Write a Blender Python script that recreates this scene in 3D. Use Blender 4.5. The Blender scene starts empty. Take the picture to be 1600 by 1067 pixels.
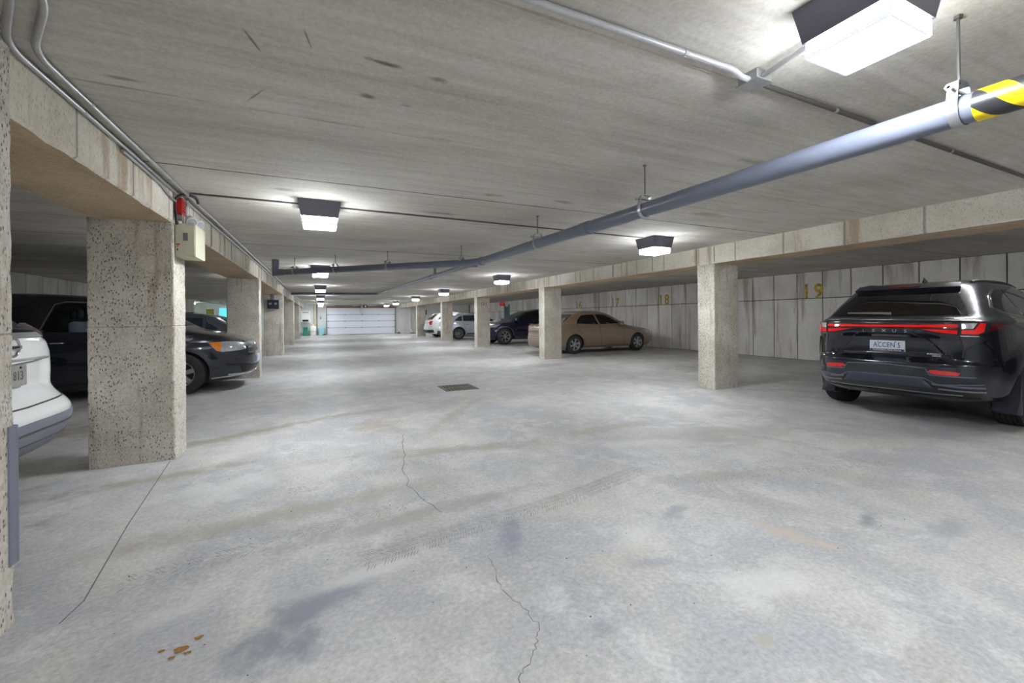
import bpy, bmesh, math, random
from mathutils import Vector, Matrix
from mathutils.bvhtree import BVHTree
from mathutils.geometry import delaunay_2d_cdt
random.seed(7)
PI = math.pi
sc = bpy.context.scene
C = sc.collection

# ------------------------------------------------------------------ camera, world, exposure
EYE = 1.22
cd = bpy.data.cameras.new('camera'); cam = bpy.data.objects.new('camera', cd); C.objects.link(cam)
cd.sensor_width = 36.0; cd.lens = 36.0 * 653.9 / 1600.0
cd.shift_y = -(533.5 - 496.1) / 1600.0
cd.clip_start = 0.02; cd.clip_end = 200
cam.matrix_world = (Matrix.Translation((0, 0, EYE)) @ Matrix.Rotation(-math.radians(24.563), 4, 'Z')
                    @ Matrix.Rotation(math.radians(90), 4, 'X') @ Matrix.Rotation(-math.radians(0.512), 4, 'Z'))
sc.camera = cam
w = bpy.data.worlds.new('world'); sc.world = w; w.use_nodes = True
w.node_tree.nodes['Background'].inputs[0].default_value = (0.6, 0.7, 0.8, 1)
w.node_tree.nodes['Background'].inputs[1].default_value = 0.02
vs = sc.view_settings
vs.view_transform = 'Standard'; vs.look = 'None'; vs.gamma = 1.0; vs.use_curve_mapping = False
vs.exposure = 1.80
sc.cycles.max_bounces = 10; sc.cycles.diffuse_bounces = 6; sc.cycles.glossy_bounces = 3
LAMP = 47.0                                   # emission of a ceiling lamp's diffuser
LAMP_COL = (0.90, 0.95, 1.0)

# the place, in metres: aisle along +Y
ZC, ZB = 2.37, 2.08                           # slab and beam soffit
XL, XR = -1.17, 5.88                          # aisle faces of the two rows
WALL_L, WALL_R = -6.35, 11.92
RECESS, YREC = -10.5, 28.3                      # the left bays widen beyond this
Y0, Y1 = -9.0, 35.2
CW, CT = 0.58, 0.34                           # column width (X) and thickness (Y)
COL_L = [4.58, 10.2, 16.3, 22.5, 28.9]
COL_R = [4.87, 10.62, 16.35, 21.8, 28.2]

# ------------------------------------------------------------------ materials
def lin(c):
    return tuple(((x / 12.92) if x <= 0.04045 else ((x + 0.055) / 1.055) ** 2.4) for x in c)
def rgb(r, g, b): return lin((r / 255, g / 255, b / 255))
MATS = {}
class NT:
    def __init__(s, name):
        s.m = bpy.data.materials.new(name); s.m.use_nodes = True
        s.t = s.m.node_tree; s.n = s.t.nodes; s.b = s.n['Principled BSDF']; MATS[name] = s.m
    def new(s, typ, **kw):
        x = s.n.new(typ)
        for k, v in kw.items(): setattr(x, k, v)
        return x
    def link(s, a, b): s.t.links.new(a, b)
    def pos(s):
        if not hasattr(s, '_p'): s._p = s.new('ShaderNodeNewGeometry').outputs['Position']
        return s._p
    def mapped(s, src, scale=(1, 1, 1), loc=(0, 0, 0), rot=(0, 0, 0), typ='POINT'):
        m = s.new('ShaderNodeMapping', vector_type=typ)
        m.inputs['Scale'].default_value = scale; m.inputs['Location'].default_value = loc; m.inputs['Rotation'].default_value = rot
        s.link(src, m.inputs['Vector']); return m.outputs[0]
    def noise(s, vec, scale, detail=6, rough=0.6, dist=0.0):
        n = s.new('ShaderNodeTexNoise'); n.inputs['Scale'].default_value = scale; n.inputs['Detail'].default_value = detail
        n.inputs['Roughness'].default_value = rough; n.inputs['Distortion'].default_value = dist
        s.link(vec, n.inputs['Vector']); return n.outputs['Fac']
    def voro(s, vec, scale):
        n = s.new('ShaderNodeTexVoronoi'); n.inputs['Scale'].default_value = scale; s.link(vec, n.inputs['Vector']); return n.outputs['Distance']
    def ramp(s, fac, stops):
        r = s.new('ShaderNodeValToRGB'); e = r.color_ramp.elements
        while len(e) < len(stops): e.new(0.5)
        for i, (p, c) in enumerate(stops):
            e[i].position = p; e[i].color = (*c, 1) if len(c) == 3 else c
        s.link(fac, r.inputs[0]); return r.outputs[0]
    def rng(s, fac, a, b, c=0.0, d=1.0, smooth=True):
        r = s.new('ShaderNodeMapRange', interpolation_type='SMOOTHSTEP' if smooth else 'LINEAR')
        for k, v in zip(('From Min', 'From Max', 'To Min', 'To Max'), (a, b, c, d)): r.inputs[k].default_value = v
        s.link(fac, r.inputs['Value']); return r.outputs[0]
    def math(s, op, a, b):
        m = s.new('ShaderNodeMath', operation=op)
        for i, x in enumerate((a, b)):
            if isinstance(x, (int, float)): m.inputs[i].default_value = x
            else: s.link(x, m.inputs[i])
        return m.outputs[0]
    def mix(s, fac, a, b, mode='MIX'):
        m = s.new('ShaderNodeMix', data_type='RGBA', blend_type=mode)
        for i, x in ((0, fac), (6, a), (7, b)):
            if isinstance(x, (int, float)): m.inputs[i].default_value = x
            elif isinstance(x, tuple): m.inputs[i].default_value = (*x, 1)
            else: s.link(x, m.inputs[i])
        return m.outputs[2]
    def bump(s, h, strength=0.3, dist=0.01):
        b = s.new('ShaderNodeBump'); b.inputs['Strength'].default_value = strength; b.inputs['Distance'].default_value = dist
        s.link(h, b.inputs['Height']); s.link(b.outputs[0], s.b.inputs['Normal'])
    def color(s, c): s.link(c, s.b.inputs['Base Color'])
    def rough(s, r):
        if isinstance(r, (int, float)): s.b.inputs['Roughness'].default_value = r
        else: s.link(r, s.b.inputs['Roughness'])

def plain(name, col, rough=0.5, metal=0.0, var=0.06, coat=0.0, spec=0.5, emit=None, scale=18):
    """a procedural material: base colour with a little noise in it"""
    t = NT(name); tc = t.new('ShaderNodeTexCoord').outputs['Object']
    n = t.noise(tc, scale, 4)
    lo = tuple(max(0, c * (1 - var)) for c in col); hi = tuple(min(1, c * (1 + var)) for c in col)
    t.color(t.ramp(n, [(0.3, lo), (0.7, hi)])); t.rough(rough)
    t.b.inputs['Metallic'].default_value = metal; t.b.inputs['Coat Weight'].default_value = coat
    t.b.inputs['Coat Roughness'].default_value = 0.03
    t.b.inputs['Specular IOR Level'].default_value = spec
    if emit:
        t.b.inputs['Emission Color'].default_value = (*emit[0], 1); t.b.inputs['Emission Strength'].default_value = emit[1]
    return t.m

def stains(t, col, lst, z, nz):
    """spots and bands of dirt with their own outline: (x, y, rx, ry, rot, colour, strength)"""
    for (x, y, rx, ry, rot, c, st) in lst:
        v = t.mapped(t.pos(), loc=(x, y, z), rot=(0, 0, math.radians(rot)), scale=(rx, ry, 1), typ='TEXTURE')
        l = t.new('ShaderNodeVectorMath', operation='LENGTH'); t.link(v, l.inputs[0])
        d = t.math('ADD', l.outputs['Value'], t.math('MULTIPLY', t.math('SUBTRACT', nz, 0.5), 2.6))
        f = t.math('MULTIPLY', t.rng(d, 1.05, 0.1, 0, 1), st)
        col = t.mix(f, col, c)
    return col

def concrete(name, dark, light, scale=1.4, stretch=(1, 1, 1), pits=0.0, bump=0.35, rough=0.85, grain=0.35, stain=None, stz=0.0,
             streaks=None, drips=None, fine=(1, 1, 1), objvar=0.0, lines=None, tint=None):
    t = NT(name); p = t.pos()
    big = t.noise(t.mapped(p, stretch), scale, 8, 0.62, 0.3)
    col = t.ramp(big, [(0.3, dark), (0.7, light)])
    if tint:                                        # patches of differently weathered cement
        tn = t.noise(p, tint[2], 9, 0.68, 0.6)
        col = t.mix(t.rng(tn, .40, .62, 0, tint[3]), col, tint[0])
        tn2 = t.noise(t.mapped(p, (1, 1, 1), (7, 3, 1)), tint[2] * 2.3, 9, 0.7, 0.5)
        col = t.mix(t.rng(tn2, .48, .66, 0, tint[3]), col, tint[1])
    fn = t.noise(t.mapped(p, fine), 45, 5, 0.7)
    col = t.mix(grain, col, t.ramp(fn, [(0.25, (0.25, 0.25, 0.25)), (0.55, (0.5, 0.5, 0.5)), (0.8, (0.72, 0.72, 0.72))]), 'OVERLAY')
    h = t.math('ADD', t.math('MULTIPLY', fn, 0.5), t.math('MULTIPLY', big, 0.6))
    if streaks:                                     # board grain
        sn = t.noise(t.mapped(p, streaks), 1.0, 6, 0.6)
        col = t.mix(0.5, col, t.ramp(sn, [(0.3, (0.36, 0.35, 0.34)), (0.5, (0.5, 0.5, 0.5)), (0.7, (0.62, 0.62, 0.62))]), 'OVERLAY')
        h = t.math('ADD', h, t.math('MULTIPLY', sn, 0.8))
    if drips:                                       # rusty water runs
        dn = t.noise(t.mapped(p, drips[0]), 1.0, 5, 0.6)
        col = t.mix(t.rng(dn, drips[2], drips[2] + 0.14, 0, drips[3]), col, drips[1])
    if lines:                                       # faint form-board lines
        wv = t.new('ShaderNodeTexWave', wave_type='BANDS', bands_direction=lines[0], wave_profile='SAW')
        wv.inputs['Scale'].default_value = lines[1]; wv.inputs['Distortion'].default_value = 0.25; wv.inputs['Detail'].default_value = 1
        t.link(p, wv.inputs['Vector'])
        col = t.mix(t.rng(wv.outputs['Fac'], 0.955, 0.985, 0, lines[2]), col, (0.09, 0.08, 0.07))
    if pits:
        vz = t.voro(t.mapped(p, (1, 1, 0.5)), 60)
        pm = t.noise(p, 6, 3)
        pit = t.math('MULTIPLY', t.rng(vz, 0.34, 0.14, 0, .9), t.rng(pm, 0.34, 0.54, 0, 1))
        v2 = t.voro(t.mapped(p, (1, 1, 0.4)), 130); p2 = t.noise(p, 11, 3)
        pit2 = t.math('MULTIPLY', t.rng(v2, 0.34, 0.18, 0, 0.8), t.rng(p2, 0.45, 0.62, 0, 1))
        pt = t.math('MAXIMUM', pit, pit2)
        col = t.mix(t.math('MULTIPLY', pt, pits), col, (0.07, 0.062, 0.052))
        h = t.math('SUBTRACT', h, t.math('MULTIPLY', pt, 1.2))
    if stain:
        col = stains(t, col, stain, stz, t.noise(t.mapped(p, (1, 1, 1)), 5.0, 7, 0.65))
    if objvar:
        oi = t.new('ShaderNodeObjectInfo').outputs['Random']
        col = t.mix(1.0, col, t.ramp(oi, [(0, (1 - objvar,) * 3), (1, (1, 1, 1))]), 'MULTIPLY')
    t.color(col); t.rough(rough); t.bump(h, bump, 0.012); t.b.inputs['Specular IOR Level'].default_value = 0.3
    return t.m

BLUE_D = rgb(128, 130, 140); TAN = rgb(186, 176, 160); DIRT = rgb(150, 140, 124); PALE = rgb(206, 205, 203); DK = rgb(118, 116, 114)
floor_stains = [
    (-0.13, 1.88, 0.34, 0.20, 48, BLUE_D, .95), (0.04, 2.02, 0.26, 0.15, 20, rgb(134, 136, 146), .85),
    (0.95, 2.12, .26, .10, 60, rgb(132, 135, 148), .75), (1.98, 1.96, .17, .08, 15, rgb(132, 135, 144), .65),
    (1.48, 1.6, .2, .07, -20, rgb(138, 140, 148), .55), (2.96, 1.4, .15, .07, 30, rgb(124, 128, 136), .75), (3.22, 1.15, .28, .1, 10, rgb(138, 141, 148), .55), (1.0, 1.35, .1, .06, 0, rgb(140, 140, 148), .6),
    (2.36, 1.46, .28, .09, 100, TAN, .85), (2.42, 1.32, .09, .06, 100, rgb(194, 178, 158), .9), (1.51, 1.04, .05, .035, 20, rgb(168, 164, 150), .9),
    (1.35, 1.7, .22, .1, 10, TAN, .4), (1.9, 1.25, .4, .18, 0, PALE, .6), (0.2, 2.12, .4, .08, 8, PALE, .7), (-0.56, 2.2, .25, .12, 20, PALE, .5), (-0.66, 3.6, .6, .3, 15, PALE, .55), (1.6, 1.85, .3, .1, 15, PALE, .5),
    (-0.75, 5.25, 1.4, .16, 27, DIRT, .8), (0.4, 5.75, .9, .16, 14, DIRT, .6), (-1.1, 4.1, .9, .14, 12, DIRT, .7), (1.1, 3.75, 1.5, .17, -12, DIRT, .6), (2.9, 3.75, 1.0, .2, 6, rgb(156, 148, 132), .55), (0.6, 5.0, .35, .5, 10, rgb(156, 140, 122), .55),
    (1.6, 5.2, .12, 1.4, -35, rgb(160, 152, 138), .5), (2.2, 5.9, 1.3, .5, 10, rgb(158, 154, 144), .45), (-0.2, 3.0, 1.5, .16, 6, rgb(154, 146, 132), .6), (0.6, 2.62, 1.2, .13, 6, rgb(150, 146, 138), .6),
    (3.9, 3.0, 1.8, .3, -12, rgb(158, 154, 146), .55), (2.7, 2.25, 1.0, .12, -12, rgb(160, 157, 150), .55), (3.6, 2.55, .8, .2, 5, PALE, .45), (2.7, 3.2, .6, .16, -20, PALE, .45),
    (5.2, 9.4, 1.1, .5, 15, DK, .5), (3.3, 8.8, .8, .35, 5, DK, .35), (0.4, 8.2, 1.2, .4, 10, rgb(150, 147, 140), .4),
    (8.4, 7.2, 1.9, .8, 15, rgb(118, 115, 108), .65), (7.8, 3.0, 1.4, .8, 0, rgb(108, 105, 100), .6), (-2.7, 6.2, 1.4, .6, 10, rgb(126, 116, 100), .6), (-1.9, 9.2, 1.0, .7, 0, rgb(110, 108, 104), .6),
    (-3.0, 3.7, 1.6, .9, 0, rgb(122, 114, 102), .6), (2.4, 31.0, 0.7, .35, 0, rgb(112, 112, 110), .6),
]
M_FLOOR = concrete('floor_concrete', rgb(166, 164, 160), rgb(204, 202, 198), 0.85, stain=floor_stains, grain=.6, bump=.15, rough=.6, stretch=(1.3, 1, 1), tint=(rgb(166, 167, 173), rgb(200, 199, 198), 1.5, .7))
ceil_stains = [(0.27, 1.95, .10, .022, 5, rgb(78, 72, 56), .8), (0.23, 2.27, .05, .03, 0, rgb(84, 76, 62), .7), (0.43, 2.29, .07, .03, 0, rgb(96, 82, 62), .7), (0.53, 1.98, .06, .03, 0, rgb(90, 84, 66), .6),
               (1.48, 3.64, .14, .07, 0, rgb(104, 96, 72), .55), (-0.25, 2.0, .007, .10, -18, rgb(70, 72, 70), .7), (-0.04, 1.9, .006, .08, -12, rgb(70, 72, 70), .7), (-.3, 2.5, .006, .14, 30, rgb(100, 98, 92), .6),
               (-0.83, 2.57, .09, .02, 0, rgb(80, 72, 66), .6), (2.18, 3.59, .2, .06, 0, rgb(112, 100, 78), .55), (4.0, 3.4, .3, .1, 0, rgb(120, 102, 84), .5), (2.9, 2.1, .2, .05, 0, rgb(112, 110, 104), .5),
               (1.2, 4.5, .25, .05, 0, rgb(92, 84, 60), .55), (-0.28, 4.2, .1, .05, 0, rgb(108, 100, 90), .5), (3.0, 5.4, .4, .06, 0, rgb(112, 104, 84), .5)
]
M_CEIL = concrete('ceiling_concrete', rgb(178, 173, 163), rgb(208, 204, 197), 0.8, stretch=(.8, 1.6, 1), streaks=(1.1, 16, 1), stain=ceil_stains, stz=ZC, grain=.4, bump=.25)
M_COL = concrete('column_concrete', rgb(190, 183, 170), rgb(224, 219, 209), 2.2, pits=.9, grain=.8, bump=.6, drips=((9, 9, .9), rgb(136, 112, 84), .56, .55))
M_BEAM = concrete('beam_concrete', rgb(206, 198, 182), rgb(236, 231, 220), 1.5, pits=.35, grain=.45, bump=.4, drips=((4, 4.6, .5), rgb(160, 130, 92), .53, .65), lines=('Y', .42, .55))
M_SOFFIT = concrete('beam_soffit_brown', rgb(182, 158, 128), rgb(208, 188, 160), 1.5, pits=.3, grain=.5, bump=.4, stretch=(2, 1, 1))  # underside a warmer brown than the beam sides
M_WALL = concrete('wall_panel_concrete', rgb(200, 197, 191), rgb(232, 230, 227), 1.1, stretch=(1, 1, .6), grain=.4, pits=.2, bump=.3, drips=((2.6, 2.8, .3), rgb(118, 102, 82), .53, .6), objvar=.18)
M_JOINT = concrete('joint_concrete', rgb(48, 45, 40), rgb(80, 75, 68), 3, bump=.3)
M_ENDW = concrete('end_wall_paint', rgb(205, 206, 205), rgb(228, 229, 228), 1.2, grain=.2, bump=.15)
M_SEAM = concrete('seam_light', rgb(168, 162, 148), rgb(200, 194, 180), 4, bump=.4)
M_SEAMD = concrete('seam_dark', rgb(96, 88, 78), rgb(128, 120, 108), 4, bump=.4)
M_CRACK = plain('crack_dark', rgb(116, 112, 106), .9, var=.2)
M_CUT = plain('saw_cut_dark', rgb(106, 106, 106), .9, var=.2)
M_TRACK = plain('tyre_mark', rgb(148, 146, 141), .8, var=.12, scale=60)
M_CONDUIT = plain('galvanised_conduit', rgb(176, 176, 176), .38, .75, .1)
M_CONDP = plain('painted_conduit', rgb(176, 176, 178), .4, 0.2, .06)
M_CONDD = plain('dark_conduit', rgb(92, 88, 84), .5, .3, .1)
M_PIPE = plain('grey_plastic_pipe', rgb(106, 111, 126), .32, 0, .05)
M_ZINC = plain('zinc_clamp', rgb(176, 178, 180), .35, .85, .1)
M_ROD = plain('threaded_rod', rgb(120, 118, 116), .45, .8, .1)
M_HOUSE = plain('lamp_housing_bronze', rgb(98, 96, 108), .45, .2, .06)
M_LAMP = plain('lamp_diffuser', (.9, .9, .9), .4, emit=(LAMP_COL, LAMP))
M_LAMPS = plain('lamp_diffuser_side', (.9, .9, .9), .4, emit=(LAMP_COL, LAMP * .62))
M_LAMPRIM = plain('lamp_diffuser_rim', (.85, .87, .95), .25, emit=((.82, .86, 1.0), 0.17))
M_BOX = plain('emergency_box_paint', rgb(206, 203, 178), .45, 0, .03)
M_WHITE = plain('white_plastic', rgb(228, 228, 224), .4)
M_REDP = plain('red_plastic', rgb(190, 28, 30), .4)
M_BLACK = plain('black_plastic', rgb(26, 26, 28), .45, var=.15)
M_RUBBER = plain('tyre_rubber', rgb(44, 44, 46), .75, var=.2)
M_GUARD = plain('corner_guard_grey', rgb(120, 124, 138), .5)
M_STEEL = plain('steel_grey', rgb(150, 150, 150), .4, .6)
M_DRAIN = plain('cast_iron', rgb(128, 120, 110), .7, .4, .3)
M_DRAINH = plain('drain_hole', rgb(64, 60, 54), .9)
M_DOORP = plain('garage_door_white', rgb(226, 230, 240), .45, var=.02)
M_DOORG = plain('door_joint_grey', rgb(150, 156, 166), .6)
M_WOOD = plain('header_wood', rgb(140, 92, 62), .7, var=.2)
M_GREEN = plain('green_plastic', rgb(48, 140, 112), .5)
M_TEAL = plain('teal_paint', rgb(34, 74, 84), .5)
M_NAVYP = plain('navy_box', rgb(28, 44, 62), .5)
M_PALEB = plain('pale_blue_plastic', rgb(150, 206, 216), .5)
M_YELP = plain('yellow_pipe', rgb(218, 212, 150), .5)
M_OLIVE = plain('olive_door', rgb(150, 142, 52), .6)
M_CYAN = plain('lit_window_cyan', rgb(110, 210, 235), .2, emit=(rgb(90, 205, 235), .28))
M_TUBE = plain('fluorescent_tube', (.9, .95, .9), .4, emit=((.80, 1.0, .95), 60.0))
M_FILL_R = plain('bay_fill_tube', (.9, .92, .9), .4, emit=((.95, .97, 1.0), 56.0))  # glow of the added fill tubes in the right bays
M_FILL_L = plain('bay_fill_tube_dim', (.9, .92, .9), .4, emit=((.95, .98, 1.0), 12.0))  # weaker glow of the added fill tubes on the left
M_LEAF = plain('leaf_brown', rgb(150, 106, 44), .8, var=.3)
M_GRIT = plain('grit', rgb(62, 56, 48), .9, var=.3)
M_INK = plain('ink_dark', rgb(36, 36, 44), .6)
M_WHITEINK = plain('ink_white', rgb(238, 240, 244), .5)

def worn_yellow():
    t = NT('worn_yellow_paint'); p = t.pos()
    n = t.noise(p, 14, 6, .7); n2 = t.noise(p, 3, 3)
    t.color(t.ramp(n2, [(.3, rgb(178, 150, 52)), (.7, rgb(206, 178, 66))])); t.rough(.8)
    t.link(t.rng(n, .34, .56, .1, .95), t.b.inputs['Alpha']); return t.m
M_WORN = worn_yellow()
def hazard():
    t = NT('hazard_tape'); p = t.pos()
    sx = t.new('ShaderNodeSeparateXYZ'); t.link(p, sx.inputs[0])
    ax = t.math('SUBTRACT', sx.outputs[0], 2.25); az = t.math('SUBTRACT', sx.outputs[2], 2.0)
    an = t.math('ARCTAN2', az, ax)
    f = t.math('FRACT', t.math('ADD', t.math('MULTIPLY', sx.outputs[1], 7.0), t.math('MULTIPLY', an, 2 / (2 * PI))), 0)
    m = t.rng(f, .49, .51, 0, 1)
    t.color(t.mix(m, rgb(246, 214, 20), rgb(42, 42, 46))); t.rough(.35); return t.m
M_HAZ = hazard()
def clear_glass():
    t = NT('clear_car_glass'); tr = t.new('ShaderNodeBsdfTransparent'); gl = t.new('ShaderNodeBsdfGlossy'); gl.inputs['Roughness'].default_value = .02
    tr.inputs[0].default_value = (.72, .8, .84, 1)
    mx = t.new('ShaderNodeMixShader'); fr = t.new('ShaderNodeFresnel'); fr.inputs[0].default_value = 1.5
    t.link(fr.outputs[0], mx.inputs[0]); t.link(tr.outputs[0], mx.inputs[1]); t.link(gl.outputs[0], mx.inputs[2])
    t.link(mx.outputs[0], t.n['Material Output'].inputs['Surface']); return t.m
M_CLEAR = clear_glass()
M_GLASS = plain('tinted_car_glass', rgb(16, 18, 24), .03, 0, .05, spec=.8)
M_GLASSG = plain('greenish_car_glass', rgb(46, 62, 64), .03, 0, .1, spec=.9, scale=5)
M_TAIL = plain('tail_lamp_red', rgb(214, 22, 26), .12, 0, .1, coat=1)
M_TAILB = plain('tail_lamp_glowing_red', rgb(232, 30, 30), .12, 0, .05, coat=1, emit=(rgb(240, 26, 22), .05))
M_TAILD = plain('tail_lamp_dark_red', rgb(96, 14, 18), .12, 0, .1, coat=1)
M_LENS = plain('clear_lamp_lens', rgb(196, 200, 208), .12, .5, .25, coat=1, scale=30)
M_AMBER = plain('amber_lens', rgb(236, 132, 20), .15, 0, .1, coat=1)
M_CHROME = plain('chrome', rgb(214, 216, 220), .12, 1.0, .03)
M_ALLOY = plain('alloy_wheel', rgb(186, 188, 194), .28, .8, .06)
M_ALLOYD = plain('dark_alloy', rgb(92, 94, 100), .3, .8, .08)
M_PLATE = plain('plate_pale_blue', rgb(206, 214, 232), .4, var=.03)
M_PLATED = plain('plate_dirty', rgb(150, 148, 142), .6, var=.15)
M_FLAP = plain('mud_flap_black', rgb(48, 48, 60), .5)
M_FADE = plain('faded_plate_ink', rgb(92, 94, 104), .6)
M_SATIN = plain('satin_reflection_trim', rgb(120, 124, 140), .25, .7, .05)  # grey-blue stands in for reflections along the bumper lines
M_SEATL = plain('seat_grey_fabric', rgb(170, 176, 186), .8)
M_TRIMG = plain('bumper_grey_plastic', rgb(124, 126, 138), .5, var=.04)
def paint(name, col, metal=.35, rough=.22):
    return plain(name, col, rough, metal, .02, coat=1.0, spec=.6)
P_LEX = paint('paint_black_blue', rgb(36, 39, 50), .55, .22)
P_GOLD = paint('paint_gold_beige', rgb(158, 138, 118), .45, .3)
P_VAN = paint('paint_dark_charcoal', rgb(38, 42, 52), .5, .25)
P_WHITE = paint('paint_white', rgb(236, 238, 238), 0, .25)
P_NAVY = paint('paint_navy', rgb(20, 22, 58), .4, .22)
P_SILW = paint('paint_pale_silver', rgb(206, 214, 226), .25, .3)
P_GREY = paint('paint_grey', rgb(112, 114, 126), .5, .28)

# ------------------------------------------------------------------ mesh helpers
def link_mesh(name, verts, faces, mat, parent=None, smooth=False, mats=None, fm=None):
    me = bpy.data.meshes.new(name); me.from_pydata([tuple(v) for v in verts], [], faces)
    for m in (mats or [mat]): me.materials.append(m)
    if fm:
        for p, i in zip(me.polygons, fm): p.material_index = i
    me.update()
    o = bpy.data.objects.new(name, me); C.objects.link(o)
    if smooth:
        for p in me.polygons: p.use_smooth = True
        try: me.set_sharp_from_angle(angle=math.radians(smooth if smooth is not True else 40))
        except Exception: pass
    if parent: o.parent = parent
    return o
def tag(o, label=None, cat=None, group=None, kind=None):
    if label: o['label'] = label
    if cat: o['category'] = cat
    if group: o['group'] = group
    if kind: o['kind'] = kind
    return o
def empty(name, loc=(0, 0, 0), rz=0.0):
    o = bpy.data.objects.new(name, None); C.objects.link(o); o.location = loc; o.rotation_euler = (0, 0, rz); o.empty_display_size = .2
    return o
def copy_tree(o, parent=None):
    c = o.copy(); C.objects.link(c); c.parent = parent
    for ch in list(o.children): copy_tree(ch, c)
    return c
class MB:
    def __init__(s): s.v = []; s.f = []
    def add(s, vs, fs):
        k = len(s.v); s.v += [Vector(v) for v in vs]; s.f += [tuple(i + k for i in f) for f in fs]; return s
    def box(s, x0, x1, y0, y1, z0, z1, ch=0.0):
        if not ch:
            return s.add([(x0, y0, z0), (x1, y0, z0), (x1, y1, z0), (x0, y1, z0), (x0, y0, z1), (x1, y0, z1), (x1, y1, z1), (x0, y1, z1)],
                         [(0, 3, 2, 1), (4, 5, 6, 7), (0, 1, 5, 4), (1, 2, 6, 5), (2, 3, 7, 6), (3, 0, 4, 7)])
        bm = bmesh.new(); bmesh.ops.create_cube(bm, size=1)
        for v in bm.verts: v.co = Vector(((x0 + x1) / 2 + v.co.x * (x1 - x0), (y0 + y1) / 2 + v.co.y * (y1 - y0), (z0 + z1) / 2 + v.co.z * (z1 - z0)))
        bmesh.ops.bevel(bm, geom=list(bm.edges), offset=ch, segments=2, affect='EDGES', profile=.5)
        bm.verts.index_update(); vs = [v.co.copy() for v in bm.verts]; fs = [[v.index for v in f.verts] for f in bm.faces]; bm.free()
        return s.add(vs, fs)
    def tube(s, pts, r, n=10, caps=True, rs=None):
        pts = [Vector(p) for p in pts]; k = len(s.v); N = len(pts)
        t0 = (pts[1] - pts[0]).normalized(); up = Vector((0, 0, 1)) if abs(t0.z) < .9 else Vector((1, 0, 0))
        for i, p in enumerate(pts):
            t = (pts[min(i + 1, N - 1)] - pts[max(i - 1, 0)]).normalized()
            a = t.cross(up)
            if a.length < 1e-4: a = t.cross(Vector((0, 1, 0)))
            a.normalize(); b = a.cross(t).normalized(); up = b
            rr = rs[i] if rs else r
            for j in range(n):
                an = 2 * PI * j / n; s.v.append(p + a * math.cos(an) * rr + b * math.sin(an) * rr)
        for i in range(N - 1):
            for j in range(n):
                s.f.append((k + i * n + j, k + i * n + (j + 1) % n, k + (i + 1) * n + (j + 1) % n, k + (i + 1) * n + j))
        if caps: s.f.append(tuple(k + j for j in range(n))[::-1]); s.f.append(tuple(k + (N - 1) * n + j for j in range(n)))
        return s
    def lathe(s, prof, n=32, axis='y', c=(0, 0, 0)):
        """prof: list of (radius, height along axis)"""
        k = len(s.v); c = Vector(c)
        for (r, h) in prof:
            for j in range(n):
                a = 2 * PI * j / n; u, v = r * math.cos(a), r * math.sin(a)
                s.v.append(c + (Vector((u, h, v)) if axis == 'y' else Vector((u, v, h)) if axis == 'z' else Vector((h, u, v))))
        for i in range(len(prof) - 1):
            for j in range(n): s.f.append((k + i * n + j, k + i * n + (j + 1) % n, k + (i + 1) * n + (j + 1) % n, k + (i + 1) * n + j))
        return s
    def prism(s, poly, d0, d1, axis='y'):
        n = len(poly)
        def P(a, b, d): return (a, d, b) if axis == 'y' else (a, b, d) if axis == 'z' else (d, a, b)
        vs = [P(a, b, d0) for a, b in poly] + [P(a, b, d1) for a, b in poly]
        fs = [tuple(range(n))[::-1], tuple(range(n, 2 * n))] + [(i, (i + 1) % n, n + (i + 1) % n, n + i) for i in range(n)]
        return s.add(vs, fs)
    def build(s, name, mat, parent=None, smooth=False, fix=True):
        o = link_mesh(name, s.v, s.f, mat, parent, smooth)
        if fix:
            bm = bmesh.new(); bm.from_mesh(o.data); bmesh.ops.recalc_face_normals(bm, faces=bm.faces[:]); bm.to_mesh(o.data); bm.free()
            if smooth:
                for p in o.data.polygons: p.use_smooth = True
                o.data.set_sharp_from_angle(angle=math.radians(smooth if smooth is not True else 40))
        return o
def text_geo(body, size, extrude=.002, spacing=1.0, align='CENTER', bold=0.0):
    cu = bpy.data.curves.new('lettering', 'FONT'); cu.body = body; cu.size = size; cu.extrude = extrude; cu.space_character = spacing; cu.offset = bold
    cu.align_x = align; cu.align_y = 'CENTER'; cu.resolution_u = 3
    ob = bpy.data.objects.new('lettering', cu); C.objects.link(ob)
    me = ob.to_mesh(); vs = [v.co.copy() for v in me.vertices]; fs = [tuple(p.vertices) for p in me.polygons]
    ob.to_mesh_clear(); bpy.data.objects.remove(ob); bpy.data.curves.remove(cu)
    return vs, fs
def text_obj(name, body, size, mat, parent, M, extrude=.002, spacing=1.0, sx=1.0, bold=0.0, align='CENTER'):
    vs, fs = text_geo(body, size, extrude, spacing, align, bold)
    o = link_mesh(name, [M @ Vector((v.x * sx, v.y, v.z)) for v in vs], fs, mat, parent)
    return o
def frame(origin, xdir, ydir):
    x = Vector(xdir).normalized(); y = Vector(ydir).normalized(); z = x.cross(y)
    return Matrix((((x.x, y.x, z.x, origin[0])), (x.y, y.y, z.y, origin[1]), (x.z, y.z, z.z, origin[2]), (0, 0, 0, 1)))

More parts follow.
